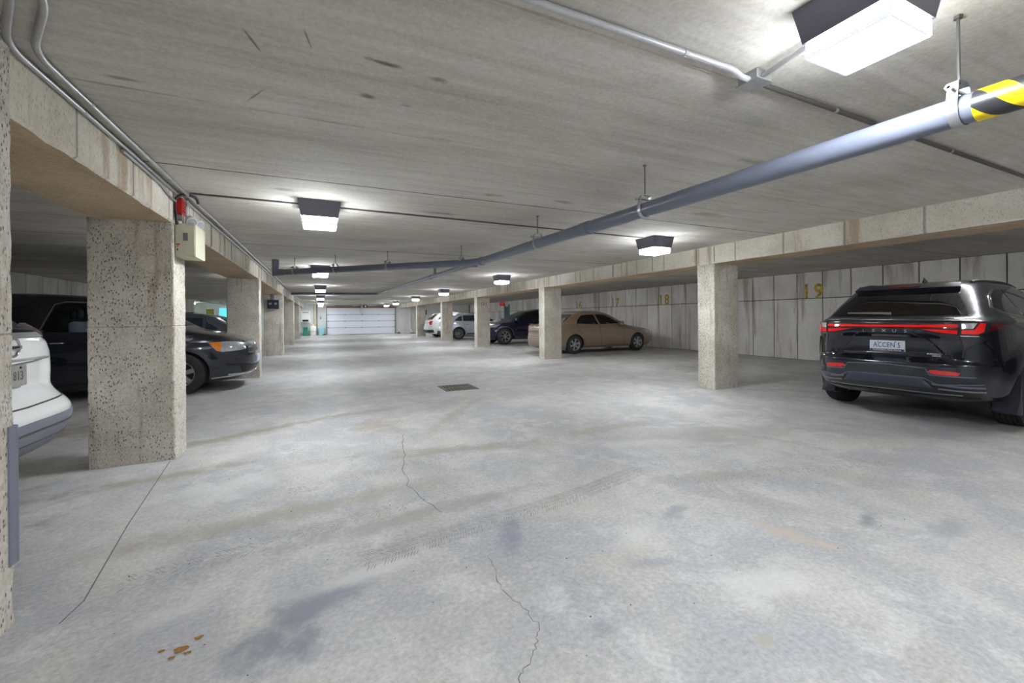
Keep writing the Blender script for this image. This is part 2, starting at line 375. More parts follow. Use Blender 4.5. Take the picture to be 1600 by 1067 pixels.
# ------------------------------------------------------------------ structure
def struct(o): o['kind'] = 'structure'; return o
fl = struct(MB().box(RECESS - .2, WALL_R + .2, Y0 - .2, Y1 + .2, -.2, 0).build('floor', M_FLOOR))
tag(fl, 'stained grey concrete garage floor with tyre marks and cracks')
ce = struct(MB().box(RECESS - .2, WALL_R + .2, Y0 - .2, Y1 + .2, ZC, ZC + .25).build('ceiling', M_CEIL))
tag(ce, 'board-marked grey concrete ceiling slab')
wr = struct(MB().box(WALL_R, WALL_R + .25, Y0, Y1, 0, ZC).build('wall_right', M_JOINT)); tag(wr, 'cast concrete side wall of square form panels, right bays')
wl = struct(MB().box(WALL_L - .25, WALL_L, Y0, YREC, 0, ZC).build('wall_left', M_JOINT)); tag(wl, 'cast concrete side wall behind the left bays')
wf = struct(MB().box(RECESS, WALL_R, Y1, Y1 + .25, 0, ZC).build('wall_far', M_ENDW)); tag(wf, 'pale painted end wall around the garage door')
wb = struct(MB().box(WALL_L, WALL_R, Y0 - .25, Y0, 0, ZC).build('wall_back', M_WALL)); tag(wb, 'concrete wall closing the garage behind the viewer')

w5 = struct(MB().box(RECESS - .25, RECESS, YREC, Y1, 0, ZC).build('wall_recess_side', M_ENDW)); tag(w5, 'pale side wall of the recess beyond the left bays')
w6 = struct(MB().box(RECESS, WALL_L - .25, YREC - .25, YREC, 0, ZC).build('wall_recess_front', M_ENDW)); tag(w6, 'pale return wall of the recess beyond the left bays')

def panel_mesh(h, wd, th):
    m = MB().box(-th, 0.0, 0, wd, 0, h, ch=.004); return m
def wall_panels(wall, x, side, ys, wd, rows):
    gap = .020; protos = {}
    for (z0, z1) in rows:
        for y in ys:
            key = (z0, z1)
            if key not in protos:
                o = panel_mesh(z1 - z0 - gap, wd - gap, .018).build('panel', M_WALL, wall); protos[key] = o
            else:
                o = protos[key].copy(); C.objects.link(o); o.parent = wall
            o.location = (x if side < 0 else x + .018, y + gap / 2, z0 + gap / 2)
wall_panels(wr, WALL_R, -1, [7.2 + .645 * k for k in range(-17, 44) if 7.2 + .645 * (k + 1) <= Y1], .645, [(0, 1.66), (1.66, ZC)])
wall_panels(wl, WALL_L, 1, [YREC - .66 * k for k in range(1, 36)], .66, [(0, ZC)])

# ridges left by the form joints across the ceiling
seam_proto = {}
ys = [-8.3 + 1.19 * k for k in range(8)] + [1.40, 2.66, 3.84, 4.84, 6.13, 7.4, 8.5] + [9.72 + 1.22 * k for k in range(21)]
for i, y in enumerate(ys):
    light = (i % 3 != 1); m = M_SEAM if light else M_SEAMD
    if light not in seam_proto:
        mb = MB(); n = 120; wdt = .009 if light else .014
        pts = []
        for k in range(n + 1):
            x = WALL_L + (WALL_R - WALL_L) * k / n; j = random.uniform(-.003, .003); ww = wdt * random.uniform(.5, 1.2); dz = (.007 if light else .004) * random.uniform(.4, 1.1)
            pts += [(x, j - ww, 0.001), (x, j, -dz), (x, j + ww, 0.001)]
        fs = []
        for k in range(n):
            a = 3 * k; fs += [(a, a + 3, a + 4, a + 1), (a + 1, a + 4, a + 5, a + 2)]
        o = mb.add(pts, fs).build('form_seam', m, ce); seam_proto[light] = o
    else:
        o = seam_proto[light].copy(); C.objects.link(o); o.parent = ce
    o.location = (0, y, ZC)

def rough_column(name, x0, x1, y0, y1, z1, seed, joint=1.17, mat=M_COL):
    rnd = random.Random(seed); vs = []; fs = []; zs = [z1 * k / 40 for k in range(41)]
    zs += [joint - .006, joint + .006, joint]; zs.sort()
    base = []
    cs = [(x0, y0, 1, 1), (x1, y0, -1, 1), (x1, y1, -1, -1), (x0, y1, 1, -1)]
    n = None
    for z in zs:
        ring = []
        inset = .006 if abs(z - joint) < 1e-6 else 0
        for i, (cx, cy, ix, iy) in enumerate(cs):
            c = .010 + .012 * max(0, rnd.gauss(.2, .6)) * (1.7 if z < .12 else 1)
            xx, yy = cx + ix * inset, cy + iy * inset
            a = (xx, yy + iy * c) if i in (0, 2) else (xx + ix * c, yy)
            b = (xx + ix * c, yy) if i in (0, 2) else (xx, yy + iy * c)
            m = (xx + ix * c * .32, yy + iy * c * .32)
            ring += [a, m, b]
        n = len(ring); vs += [(p[0], p[1], z) for p in ring]
    L = len(zs)
    for i in range(L - 1):
        for j in range(n): fs.append((i * n + j, i * n + (j + 1) % n, (i + 1) * n + (j + 1) % n, (i + 1) * n + j))
    fs.append(tuple(range(n))[::-1]); fs.append(tuple((L - 1) * n + j for j in range(n)))
    mb = MB().add(vs, fs); return struct(mb.build(name, mat))
ordn = ['nearest', 'second', 'third', 'fourth', 'fifth']
for i, y in enumerate(COL_L):
    o = rough_column('concrete_column', XL - CW, XL, y, y + CT, ZB, 10 + i)
    tag(o, f'{ordn[i]} rectangular concrete column of the left row', None, 'left row of columns')
    if i == 0: colL0 = o
    if i == 2: colL2 = o
for i, y in enumerate(COL_R):
    o = rough_column('concrete_column', XR, XR + CW, y, y + CT, ZB, 30 + i)
    tag(o, f'{ordn[i]} rectangular concrete column of the right row', None, 'right row of columns')
    if i == 2: colR2 = o
near = rough_column('concrete_column', XL - .42, XL + .03, 1.0, 2.40, ZC, 50)
tag(near, 'concrete pier at the left edge of the picture with grey corner strip')
MB().box(XL - .02, XL + .036, 2.396, 2.412, .24, .80, ch=.003).build('corner_guard', M_GUARD, near)
MB().box(XL + .026, XL + .036, 2.355, 2.398, .24, .80, ch=.003).build('corner_guard', M_GUARD, near)

def rough_beam(name, x0, x1, ya, yb, seed):
    rnd = random.Random(seed); n = int((yb - ya) / .12); vs = []; fs = []
    for k in range(n + 1):
        y = ya + (yb - ya) * k / n
        c0 = .012 + .007 * max(0, rnd.gauss(.1, .6)); c1 = .012 + .007 * max(0, rnd.gauss(.1, .6)); dz = rnd.uniform(-.0012, .0012)
        ring = [(x0, ZC), (x0, ZB + c0 + dz), (x0 + c0, ZB + dz), (x1 - c1, ZB + dz), (x1, ZB + c1 + dz), (x1, ZC)]
        vs += [(a, y, b) for a, b in ring]
    for k in range(n):
        for j in range(6): fs.append((k * 6 + j, k * 6 + (j + 1) % 6, (k + 1) * 6 + (j + 1) % 6, (k + 1) * 6 + j))
    fs += [tuple(range(6)), tuple(n * 6 + j for j in range(6))[::-1]]
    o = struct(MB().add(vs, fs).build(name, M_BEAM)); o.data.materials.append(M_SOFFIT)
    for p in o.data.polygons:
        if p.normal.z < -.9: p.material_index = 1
    return o
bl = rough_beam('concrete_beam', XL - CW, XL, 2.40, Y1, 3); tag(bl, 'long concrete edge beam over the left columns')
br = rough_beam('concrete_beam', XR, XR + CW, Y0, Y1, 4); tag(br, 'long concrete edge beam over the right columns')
# vertical form-board joints standing slightly proud on the beam faces
jr = random.Random(5)
for beam, x, sgn, cols in ((bl, XL, 1, COL_L), (br, XR, -1, COL_R)):
    jp = None
    for y in cols:
        for yy in (y - .01, y + CT + .01, y + 1.4, y + 2.62, y + 3.9):
            if yy > Y1 - .3: continue
            if jp is None:
                jp = MB().box(-.004, .004, -.006, .006, ZB + .02, ZC - .01, ch=.0015).build('form_joint', M_SEAMD, beam); o = jp
            else: o = jp.copy(); C.objects.link(o); o.parent = beam
            o.location = (x, yy, 0)

# number painted on the third right column
text_obj('painted_number', '121', .2, plain('rust_ink', rgb(74, 52, 44), .8), colR2, frame((XR + .30, COL_R[2] - .004, 1.80), (1, 0, 0), (0, 0, 1)))

# saw cut, cracks, tyre marks and the drain in the floor
def ribbon(name, pts, wd, mat, z=.0012, jit=0.0, sub=6, seed=1, parent=None):
    rnd = random.Random(seed); P = []
    for a, b in zip(pts[:-1], pts[1:]):
        for k in range(sub):
            t = k / sub; P.append(Vector((a[0] + (b[0] - a[0]) * t + rnd.gauss(0, jit), a[1] + (b[1] - a[1]) * t + rnd.gauss(0, jit), 0)))
    P.append(Vector((pts[-1][0], pts[-1][1], 0))); vs = []; fs = []
    for i, p in enumerate(P):
        t = (P[min(i + 1, len(P) - 1)] - P[max(0, i - 1)]).normalized(); n = Vector((-t.y, t.x, 0)); w2 = wd * rnd.uniform(.35, 1.0) if jit else wd
        w2 *= .5; vs += [(p.x + n.x * w2, p.y + n.y * w2, z), (p.x - n.x * w2, p.y - n.y * w2, z)]
    for i in range(len(P) - 1): fs.append((2 * i, 2 * i + 1, 2 * i + 3, 2 * i + 2))
    return link_mesh(name, vs, fs, mat, parent)
def mark(o, label): o['label'] = label; return o
ribbon('saw_cut', [(-1.2, 4.55), (-1.06, 3.24), (-.95, 2.44), (-.97, 2.3)], .006, M_CUT, parent=fl)
ribbon('crack', [(0.77, 4.5), (.70, 4.0), (.60, 3.42), (.59, 2.95), (.68, 2.58)], .007, M_CRACK, jit=.009, seed=2, parent=fl)
ribbon('crack', [(0.77, 2.0), (.73, 1.73), (.78, 1.47), (.70, 1.36), (.58, 1.26), (.50, 1.0)], .005, M_CRACK, jit=.006, seed=5, parent=fl, sub=9)
ribbon('crack', [(7.6, 8.6), (8.6, 8.3), (9.8, 8.6)], .012, M_CRACK, jit=.02, seed=8, parent=fl)
def tyre_track(pts, wd, seed, step=.017, keep=.85):
    """prints of a tyre tread: small chevrons along a path, joined"""
    rnd = random.Random(seed); P = [Vector((a, b, 0)) for a, b in pts]; out = []; L = 0
    cum = [0]
    for a, b in zip(P[:-1], P[1:]): cum.append(cum[-1] + (b - a).length)
    vs, fs = [], []; s = 0.0
    while s < cum[-1]:
        i = max(k for k in range(len(cum) - 1) if cum[k] <= s); t = (s - cum[i]) / (cum[i + 1] - cum[i])
        p = P[i].lerp(P[i + 1], t); d = (P[i + 1] - P[i]).normalized(); n = Vector((-d.y, d.x, 0))
        for sd in (-1, 1):
            if rnd.random() > keep: continue
            for r0, r1 in ((.06, .42), (.55, .95)):
                a = p + n * sd * wd * .5 * r0; b = p + n * sd * wd * .5 * r1 - d * .022 * (r1 - r0) / .4
                h = d * .0032 * rnd.uniform(.4, 1.2); k = len(vs)
                for q in (a - h, b - h, b + h, a + h): vs.append((q.x, q.y, .0009))
                fs.append((k, k + 1, k + 2, k + 3))
        s += step
    o = link_mesh('tyre_print', vs, fs, M_TRACK, fl); o['kind'] = 'stuff'; o['label'] = 'dusty chevron tyre tread print'
    return o
tyre_track([(0.2, 2.22), (.64, 2.30), (1.06, 2.355), (1.47, 2.41), (1.98, 2.53), (2.35, 2.62)], .17, 1)
tyre_track([(-.85, 2.52), (-.40, 2.60), (0.0, 2.68), (.5, 2.80)], .15, 2, keep=.5)
tyre_track([(-.2, 3.35), (.5, 3.5), (1.2, 3.72), (2.0, 3.75)], .15, 3, keep=.45)
tyre_track([(2.3, 2.35), (3.0, 2.2), (4.2, 1.9)], .2, 4, keep=.4)

dr = empty('floor_drain', (2.18, 7.08, 0)); tag(dr, 'rusty square floor drain grate in the middle of the aisle', 'floor drain')
MB().box(-.29, .29, -.29, .29, -.01, .0012).build('drain_pit', M_DRAINH, dr)
fm = MB()
for a in (-.29, .26): fm.box(a, a + .03, -.29, .29, -.005, .008); fm.box(-.29, .29, a, a + .03, -.005, .008)
fm.build('frame', M_DRAIN, dr)
bp = None
for k in range(9):
    if bp is None: bp = MB().box(-.012, .012, -.27, .27, -.004, .007, ch=.002).build('grate_bar', M_DRAIN, dr); o = bp
    else: o = bp.copy(); C.objects.link(o); o.parent = dr
    o.location = (-.235 + .0587 * k, 0, 0)
MB().box(-.27, .27, -.02, .02, -.004, .0075).build('cross_bar', M_DRAIN, dr)

# dry leaf scraps and grit by the near left
lr = random.Random(9)
for i, (x, y, s) in enumerate(((-.48, 1.925, .03), (-.435, 1.965, .018), (-.545, 1.945, .012), (-.455, 1.895, .014), (-.50, 1.89, .012))):
    n = 9; pv = [(x, y, .004)]
    for k in range(n):
        a = 2 * PI * k / n; r = s * lr.uniform(.6, 1.1); pv.append((x + r * math.cos(a), y + r * .6 * math.sin(a), .002 + lr.uniform(0, .005)))
    o = link_mesh('leaf_scrap', pv, [(0, k + 1, (k + 1) % n + 1) for k in range(n)], M_LEAF)
    o.modifiers.new('thickness', 'SOLIDIFY').thickness = .0015
    tag(o, ['largest orange-brown dry leaf scrap on the near floor', 'orange-brown leaf scrap right of the largest scrap', 'tiny leaf scrap furthest left on the near floor', 'small leaf scrap just below the largest scrap', 'thin leaf scrap left below the largest scrap'][i], 'leaf', 'leaf scraps on the near floor')
gv, gf = [], []
for k in range(170):
    x = lr.uniform(-1.0, 3.4); y = lr.uniform(1.2, 4.6); r = lr.uniform(.0015, .005)
    b = len(gv); gv += [(x - r, y, .0), (x + r, y + r * .4, .0), (x, y - r, .0), (x + r * .2, y, r * .8)]; gf += [(b, b + 1, b + 3), (b + 1, b + 2, b + 3), (b + 2, b, b + 3)]
g = link_mesh('floor_grit', gv, gf, M_GRIT); tag(g, 'dark grit and crumbs scattered over the near floor', 'grit', kind='stuff')

# ------------------------------------------------------------------ ceiling lamps
def lamp(x, y, s, label, rz=0.0):
    t = empty('ceiling_lamp', (x, y, ZC), rz); tag(t, label, 'ceiling light', 'boxy garage ceiling lamps')
    a, b, d = s * .62, s * .53, s * .50        # top half width, bottom half width, housing depth
    v = [(-a, -a, 0), (a, -a, 0), (a, a, 0), (-a, a, 0), (-b, -b, -d), (b, -b, -d), (b, b, -d), (-b, b, -d)]
    vi = [(i[0] * .86, i[1] * .86, i[2] - .012) for i in v[4:]]
    MB().add(v, [(3, 2, 1, 0), (0, 1, 5, 4), (1, 2, 6, 5), (2, 3, 7, 6), (3, 0, 4, 7), (4, 5, 6, 7)]).build('housing', M_HOUSE, t)
    c = s * .49; z0, z1 = -d - .001, -d - s * .22
    df = MB().box(-c, c, -c, c, z1, z0).build('diffuser', M_LAMP, t); df.data.materials.append(M_LAMPS)
    for p in df.data.polygons:
        if abs(p.normal.z) < .5: p.material_index = 1
    r = MB(); e = s * .045
    for q in (-c, c):
        r.box(q - e * .3, q + e * .3, -c, c, z1 - e * .3, z1 + e); r.box(-c, c, q - e * .3, q + e * .3, z1 - e * .3, z1 + e)
        for q2 in (-c, c): r.box(q - e * .4, q + e * .4, q2 - e * .4, q2 + e * .4, z1, z0)
    r.build('diffuser_rim', M_LAMPRIM, t)
    return t
lamp(1.80, .84, .26, 'nearest bright ceiling lamp at the upper right beside the hung pipe')
for i, y in enumerate([4.62, 10.0, 15.7, 22.2, 28.6]):
    lamp(0.0, y, .31, ['ceiling lamp nearest in the left lamp row, over the aisle', 'second lamp of the left row, behind the cross pipe', 'third lamp of the left row toward the garage door', 'fourth lamp of the left row near the garage door', 'last lamp of the left row before the garage door'][i])
for i, y in enumerate([4.75, 10.5, 16.4, 21.9, 28.2, 32.5]):
    lamp(4.5, y, .31, ['ceiling lamp nearest in the right lamp row, under the hung pipe', 'second lamp of the right row by the beam', 'third lamp of the right row by the beam', 'fourth lamp of the right row by the beam', 'fifth lamp of the right row near the garage door', 'last lamp of the right row before the garage door'][i])
lamp(0.0, 33.4, .31, 'lamp at the left above the garage door')
lamp(1.80, -4.6, .31, 'ceiling lamp behind the viewer on the aisle centreline')
lamp(0.0, -6.4, .31, 'added fill lamp well behind the viewer, left row')  # added pair out of view, to brighten the column fronts
lamp(4.5, -6.4, .31, 'added fill lamp well behind the viewer, right row')
lamp(0.0, -1.0, .31, 'ceiling lamp just behind the viewer, left row')
lamp(4.5, -1.0, .31, 'ceiling lamp just behind the viewer, right row')
def batten(x, y, label, mat):  # far-left fittings, and the added fill tubes behind the beams
    t = empty('fluorescent_or_fill_fitting', (x, y, ZC)); tag(t, label, 'ceiling light', 'fluorescent tube fittings')
    MB().box(-.05, .05, -.62, .62, -.05, 0, ch=.008).build('batten', M_WHITE, t)
    MB().tube([(0, -.58, -.072), (0, .58, -.072)], .016, 10).build('tube', mat, t)
    for q in (-.6, .6): MB().box(-.02, .02, q - .02, q + .02, -.095, -.045).build('lampholder', M_WHITE, t)
batten(-7.4, 32.6, 'bare fluorescent tube fitting in the bright recess beyond the left bays', M_TUBE)
batten(-4.6, 32.6, 'fluorescent tube fitting at the far end of the left bays', M_TUBE)
pos_w = ['over the black crossover', 'between the first and second right columns', 'over the gold sedan', 'over the navy crossover', 'over the white crossovers', 'nearest the garage door']
for i, y in enumerate((1.9, 7.75, 13.5, 19.1, 25.0, 31.5)):  # added tubes hidden by the beam, to brighten the right bays
    batten(7.25, y, 'added fill tube out of sight behind the right beam ' + pos_w[i], M_FILL_R)
pos_w = ['over the white crossover rear', 'over the minivan', 'over the grey hatchback', 'beyond the third column', 'beyond the fourth column']
for i, y in enumerate((1.0, 7.4, 13.2, 19.4, 25.6)):  # added dim tubes hidden by the beam, fill for the left bays
    batten(-1.95, y, 'added fill tube out of sight behind the left beam ' + pos_w[i], M_FILL_L)

# ------------------------------------------------------------------ hung drain pipe
def pz(y): return 2.0 + .0165 * (y - .75)
PX = 2.25
pr = empty('drain_pipe', (0, 0, 0)); tag(pr, 'long grey plastic drain pipe hung along the aisle ceiling', 'pipe')
MB().tube([(PX, y, pz(y)) for y in (-8.9, 3.3, 6.2)], .056, 24).build('pipe_run', M_PIPE, pr, smooth=50)
MB().tube([(PX, y, pz(y)) for y in (6.2, 18.9)], .043, 20).build('pipe_run', M_PIPE, pr, smooth=50)
MB().tube([(PX, 6.0, pz(6)), (PX - .12, 6.3, pz(6.2)), (-.72, 9.12, 2.12)], .056, 20).build('branch_run', M_PIPE, pr, smooth=50)
MB().tube([(-.66, 9.06, 2.12), (-.78, 9.18, 2.13)], .064, 16).tube([(-.78, 9.18, 2.06), (-.78, 9.18, ZC)], .064, 16).build('branch_elbow', M_PIPE, pr, smooth=50)
MB().tube([(PX, 18.7, pz(18.7)), (PX - .2, 19.0, pz(19)), (-1.1, 19.4, 2.29)], .048, 16).build('branch_run', M_PIPE, pr, smooth=50)
def coupling(y, r): MB().tube([(PX, y - .06, pz(y - .06)), (PX, y + .06, pz(y + .06))], r, 24).build('coupling', M_PIPE, pr, smooth=50)
for y, r in ((3.25, .062), (6.05, .066), (6.35, .062), (9.3, .05), (12.4, .05), (15.6, .05)): coupling(y, r)
MB().tube([(PX, 8.9, pz(8.9)), (PX, 8.9, ZC)], .03, 12).build('vent_riser', M_PIPE, pr, smooth=50)
MB().tube([(PX, -3.0, pz(-3.0)), (PX, .70, pz(.70))], .0575, 28).build('hazard_tape', M_HAZ, pr, smooth=50)
pr.children[-1]['label'] = 'yellow and black hazard striping on pipe'
def hanger(x, y, z, r, label, rz=0.0):
    t = empty('pipe_hanger', (x, y, z), rz); tag(t, label, 'pipe hanger', 'rods and clamps carrying the drain pipes')
    top = ZC - z
    MB().tube([(0, 0, r + .05), (0, 0, top)], .0055, 8).build('rod', M_ROD, t)
    MB().tube([(0, 0, top - .012), (0, 0, top)], .014, 6).build('ceiling_nut', M_ROD, t)
    m = MB(); n = 22; wd = .016; vs = []; fs = []
    pth = [(-r - .003 + 0 * k, 0) for k in range(0)]
    pts = []
    for k in range(n + 1):
        a = PI + PI * k / n; pts.append((math.cos(a) * (r + .002), math.sin(a) * (r + .002)))
    pts = [(-.02, r + .055), (-r * .8, r + .045), (-(r + .002), r * .5)] + pts + [(r + .002, r * .5), (r * .8, r + .045), (.02, r + .055)]
    pts.append(pts[0])
    for i in range(len(pts)):
        x0, z0 = pts[i]; l = math.hypot(x0, z0); f = (l + .004) / l
        vs += [(x0, -wd, z0), (x0, wd, z0), (x0 * f, wd, z0 * f), (x0 * f, -wd, z0 * f)]
    for i in range(len(pts) - 1):
        for j in range(4): fs.append((4 * i + j, 4 * i + (j + 1) % 4, 4 * i + 4 + (j + 1) % 4, 4 * i + 4 + j))
    m.add(vs, fs).build('clevis_strap', M_ZINC, t)
    MB().tube([(-r - .03, 0, r + .02), (r + .03, 0, r + .02)], .006, 8).tube([(-r - .03, 0, r + .02), (-r - .022, 0, r + .02)], .012, 6).tube([(r + .022, 0, r + .02), (r + .03, 0, r + .02)], .012, 6).build('bolt', M_ZINC, t)
    return t
for i, y in enumerate((.75, 2.47, 4.2)):
    hanger(PX, y, pz(y), .056, ['pipe hanger nearest the viewer beside the hazard striping', 'pipe hanger second from the hazard striping', 'pipe hanger third from the hazard striping'][i])
hanger(PX - .2, 6.4, pz(6.3), .056, 'pipe hanger at the fork of the drain pipes', math.radians(45))
for i, f in enumerate((.38, .66, .9)):
    hanger(PX - .12 - f * 2.85, 6.3 + f * 2.82, pz(6.2) + f * .025, .056, ['hanger nearest the fork on the slanting cross pipe', 'middle hanger of the slanting cross pipe', 'hanger near the left end of the slanting cross pipe'][i], math.radians(45))
hanger(0.5, 19.2, 2.285, .048, 'hanger on the far cross pipe toward the garage door', math.radians(84))

# ------------------------------------------------------------------ conduits
def conduit(name, pts, r, mat, label, straps=()):
    t = empty(name, (0, 0, 0)); tag(t, label, 'conduit')
    MB().tube(pts, r, 12).build('tube', mat, t, smooth=50)
    for (x, y, z, ax) in straps:
        d = Vector((1, 0, 0)) if ax == 'x' else Vector((0, 1, 0)); c = Vector((x, y, z))
        MB().tube([c - d * .012, c + d * .012], r * 1.15, 12).build('strap', M_ZINC, t)
    return t
def bend(*pts, r=.06, n=5):
    P = [Vector(p) for p in pts]; out = [P[0]]
    for a, b, c in zip(P[:-2], P[1:-1], P[2:]):
        u = (a - b).normalized(); v = (c - b).normalized(); ra = min(r, (a - b).length * .45, (c - b).length * .45)
        p, q = b + u * ra, b + v * ra
        for k in range(n + 1):
            t = k / n; out.append(p * (1 - t) ** 2 + b * 2 * t * (1 - t) + q * t * t)
    out.append(P[-1]); return out
zc = ZC - .017
conduit('electrical_conduit', bend((-.80, 1.33, zc), (1.74, 1.325, zc), (1.80, 1.33, ZC - .035), (1.845, 1.33, ZC - .035)), .0135, M_CONDP, 'pale painted conduit crossing the ceiling to the metal junction box', [(1.44, 1.325, zc, 'x')])
conduit('electrical_conduit', [(1.88, 1.28, ZC - .035), (1.84, 1.0, ZC - .03)], .011, M_CONDUIT, 'short conduit between the junction box and the nearest lamp')
conduit('electrical_conduit', [(1.96, 1.35, ZC - .02), (5.9, 1.40, ZC - .016)], .012, M_CONDD, 'dark conduit running right from the junction box toward the beam', [(2.6, 1.358, ZC - .018, 'x'), (4.0, 1.376, ZC - .017, 'x')])
jb = empty('junction_box', (1.895, 1.335, ZC)); tag(jb, 'galvanised steel junction box on the ceiling near the lamp', 'junction box')
MB().box(-.05, .05, -.05, .05, -.045, 0, ch=.003).build('box_body', M_CONDUIT, jb)
MB().box(-.056, .056, -.056, .056, -.050, -.045, ch=.0015).build('cover', M_CONDUIT, jb)
MB().tube([(.03, .03, -.053), (.03, .03, -.05)], .005, 8).tube([(-.03, -.03, -.053), (-.03, -.03, -.05)], .005, 8).build('screw', M_STEEL, jb)
conduit('electrical_conduit', bend((-.86, .4, zc), (-.86, 2.0, zc), (-1.085, 2.42, zc), (-1.085, 34.9, zc), r=.12), .0135, M_CONDUIT, 'galvanised conduit on the ceiling along the left beam', [(-1.085, y, zc, 'y') for y in (2.9, 4.2, 6.5, 9, 12, 15)])
conduit('electrical_conduit', bend((-.94, .4, zc), (-.94, 1.98, zc), (-1.15, 2.38, zc - .006), (-1.15, 34.9, zc - .006), r=.12), .0135, M_CONDUIT, 'galvanised conduit in the corner above the left beam face', [(-1.15, y, zc - .006, 'y') for y in (3.0, 3.9, 7, 10, 13)])
conduit('electrical_conduit', bend((-1.155, 3.5, ZC - .05), (-1.155, 4.2, ZC - .055), (-1.155, 4.45, ZC - .10), (-1.155, 4.58, ZC - .10)), .010, M_CONDUIT, 'thin bent conduit dipping down the left beam to the red alarm')
conduit('electrical_conduit', [(-1.06, 4.62, ZC - .01), (-.19, 4.62, ZC - .01)], .008, M_CONDD, 'thin conduit from the left beam to the nearest left-row lamp')
conduit('electrical_conduit', [(.19, 4.64, ZC - .009), (4.3, 4.74, ZC - .009)], .0075, M_CONDD, 'thin conduit joining the two nearest row lamps across the aisle')
conduit('electrical_conduit', [(6.52, 2.0, ZC - .05), (6.52, 9.0, ZC - .05)], .018, M_BLACK, 'thin black line behind the right beam over the parking bay')  # plain dark tube drawing a thin line along the beam back

# ------------------------------------------------------------------ emergency light, alarm
eb = empty('emergency_light', (XL, 4.60, 1.79)); tag(eb, 'cream emergency light battery box on the nearest left column', 'emergency light')
MB().box(0.002, .155, 0, .33, 0, .295, ch=.006).build('battery_box', M_BOX, eb)
MB().box(.012, .145, -.004, .001, .012, .283, ch=.002).build('front_cover', M_BOX, eb)
MB().box(.062, .098, -.0065, -.004, .14, .21).build('rating_label', plain('label_grey', rgb(120, 118, 122), .6, var=.3, scale=120), eb)
MB().box(.014, .04, -.0065, -.004, .10, .112).box(.018, .03, -.0065, -.004, .085, .092).build('warning_print', M_REDP, eb)
MB().box(.018, .026, -.008, -.004, .05, .066).build('test_button', M_BLACK, eb)
for i, (yy, dirx) in enumerate(((.09, (.35, -.75, -.55)), (.24, (.8, -.45, -.4)))):
    d = Vector(dirx).normalized(); c = Vector((.10, yy, .345))
    h = MB().tube([c - d * .045, c - d * .02, c + d * .02, c + d * .05], .04, 18, rs=[.02, .036, .042, .044]).build('lamp_head', M_WHITE, eb, smooth=40)
    MB().tube([c + d * .049, c + d * .053], .036, 18).build('lens', M_LENS, h)
    MB().tube([(.10, yy, .29), (.10, yy, .33)], .008, 8).build('swivel', M_BLACK, h)
MB().tube(bend((.02, .02, .27), (.02, -.012, .30), (-.0, -.01, .50), (.06, .03, .565), (.14, .10, .56), (.13, .2, .53), r=.07), .0115, 12).build('flexible_cable', M_BLACK, eb, smooth=50)
for yy in (.05, .085): MB().tube([(.05, yy, .29), (.045, yy, .39)], .005, 8).build('wire', M_CONDUIT, eb)
al = empty('alarm_horn', (XL, 4.68, 2.20)); tag(al, 'red fire alarm horn on the beam above the emergency light', 'fire alarm')
MB().box(0.001, .05, -.045, .055, -.03, .12, ch=.006).build('horn_body', M_REDP, al)
g = MB()
for k in range(4): g.box(.048, .054, -.035, .045, .0 + .025 * k, .012 + .025 * k)
g.build('grille', plain('dark_red', rgb(130, 16, 18), .5), al)
MB().box(.001, .035, -.03, .04, -.075, -.031, ch=.004).build('back_box', M_CONDUIT, al)
k = empty('conduit_body', (XL, 4.86, 2.20)); tag(k, 'small metal conduit fitting beside the red alarm horn', 'conduit fitting')
MB().tube([(.03, 0, .0), (.03, 0, .16)], .02, 10).tube([(.03, -.05, .1), (.03, .06, .1)], .018, 10).build('fitting_body', M_CONDUIT, k, smooth=50)
MB().tube([(.03, .0, -.11), (.03, 0, .0)], .007, 8).tube([(.045, .02, -.11), (.045, .02, .02)], .006, 8).build('lead', M_BLACK, k)

def twin_light(name, loc, label, s=1.0):
    t = empty(name, loc); tag(t, label, 'emergency light')
    MB().box(-.17 * s, .17 * s, -.09, 0, -.15 * s, .15 * s, ch=.01).build('battery_box', M_NAVYP, t)
    for q in (-.08, .08):
        h = MB().tube([(q * s, -.07, .02), (q * s, -.13, .02)], .045 * s, 16, rs=[.03 * s, .05 * s]).build('lamp_head', M_BLACK, t, smooth=40)
        MB().tube([(q * s, -.13, .02), (q * s, -.136, .02)], .042 * s, 16).build('lens', M_LENS, h)
    MB().box(-.03 * s, .03 * s, -.03, 0, .15 * s, .32 * s).build('conduit_drop', M_CONDUIT, t)
    return t
twin_light('emergency_light', (-1.46, COL_L[2], 1.74), 'dark blue twin-head emergency light on the third left column')
twin_light('emergency_light', (7.9, Y1 - .01, 1.72), 'dark twin-head emergency light on the far wall, right bay', 1.35)
bk = MB().box(XL - .02, XL + .07, 18.5, 18.62, 2.02, 2.24, ch=.008).build('beam_box', M_WHITE); bk.name = 'electrical_box'
tag(bk, 'small pale box fixed to the left beam past the third column', 'electrical box')

# ------------------------------------------------------------------ far wall: garage door and plant
gd = empty('door_1', (2.98, Y1, 0)); gd['kind'] = 'structure'; tag(gd, 'white sectional overhead garage door at the end of the aisle')
DWd, DH = 2.52, 2.08
zs = [0.02, .56, 1.06, 1.56, DH]
for a, b in zip(zs[:-1], zs[1:]):
    p = MB().box(-DWd, DWd, -.09, -.04, a + .003, b - .003, ch=.004).build('door_section', M_DOORP, gd)
for z in zs[1:-1]:
    MB().box(-DWd, DWd, -.10, -.085, z - .022, z + .012).build('section_rail', M_DOORG, gd)
    for x in (-1.25, 0, 1.25): MB().box(x - .05, x + .05, -.125, -.10, z - .035, z + .035, ch=.006).build('hinge', M_STEEL, gd)
    for x in (-DWd + .06, DWd - .06): MB().box(x - .07, x + .07, -.125, -.10, z - .03, z + .03, ch=.006).build('roller_bracket', M_STEEL, gd)
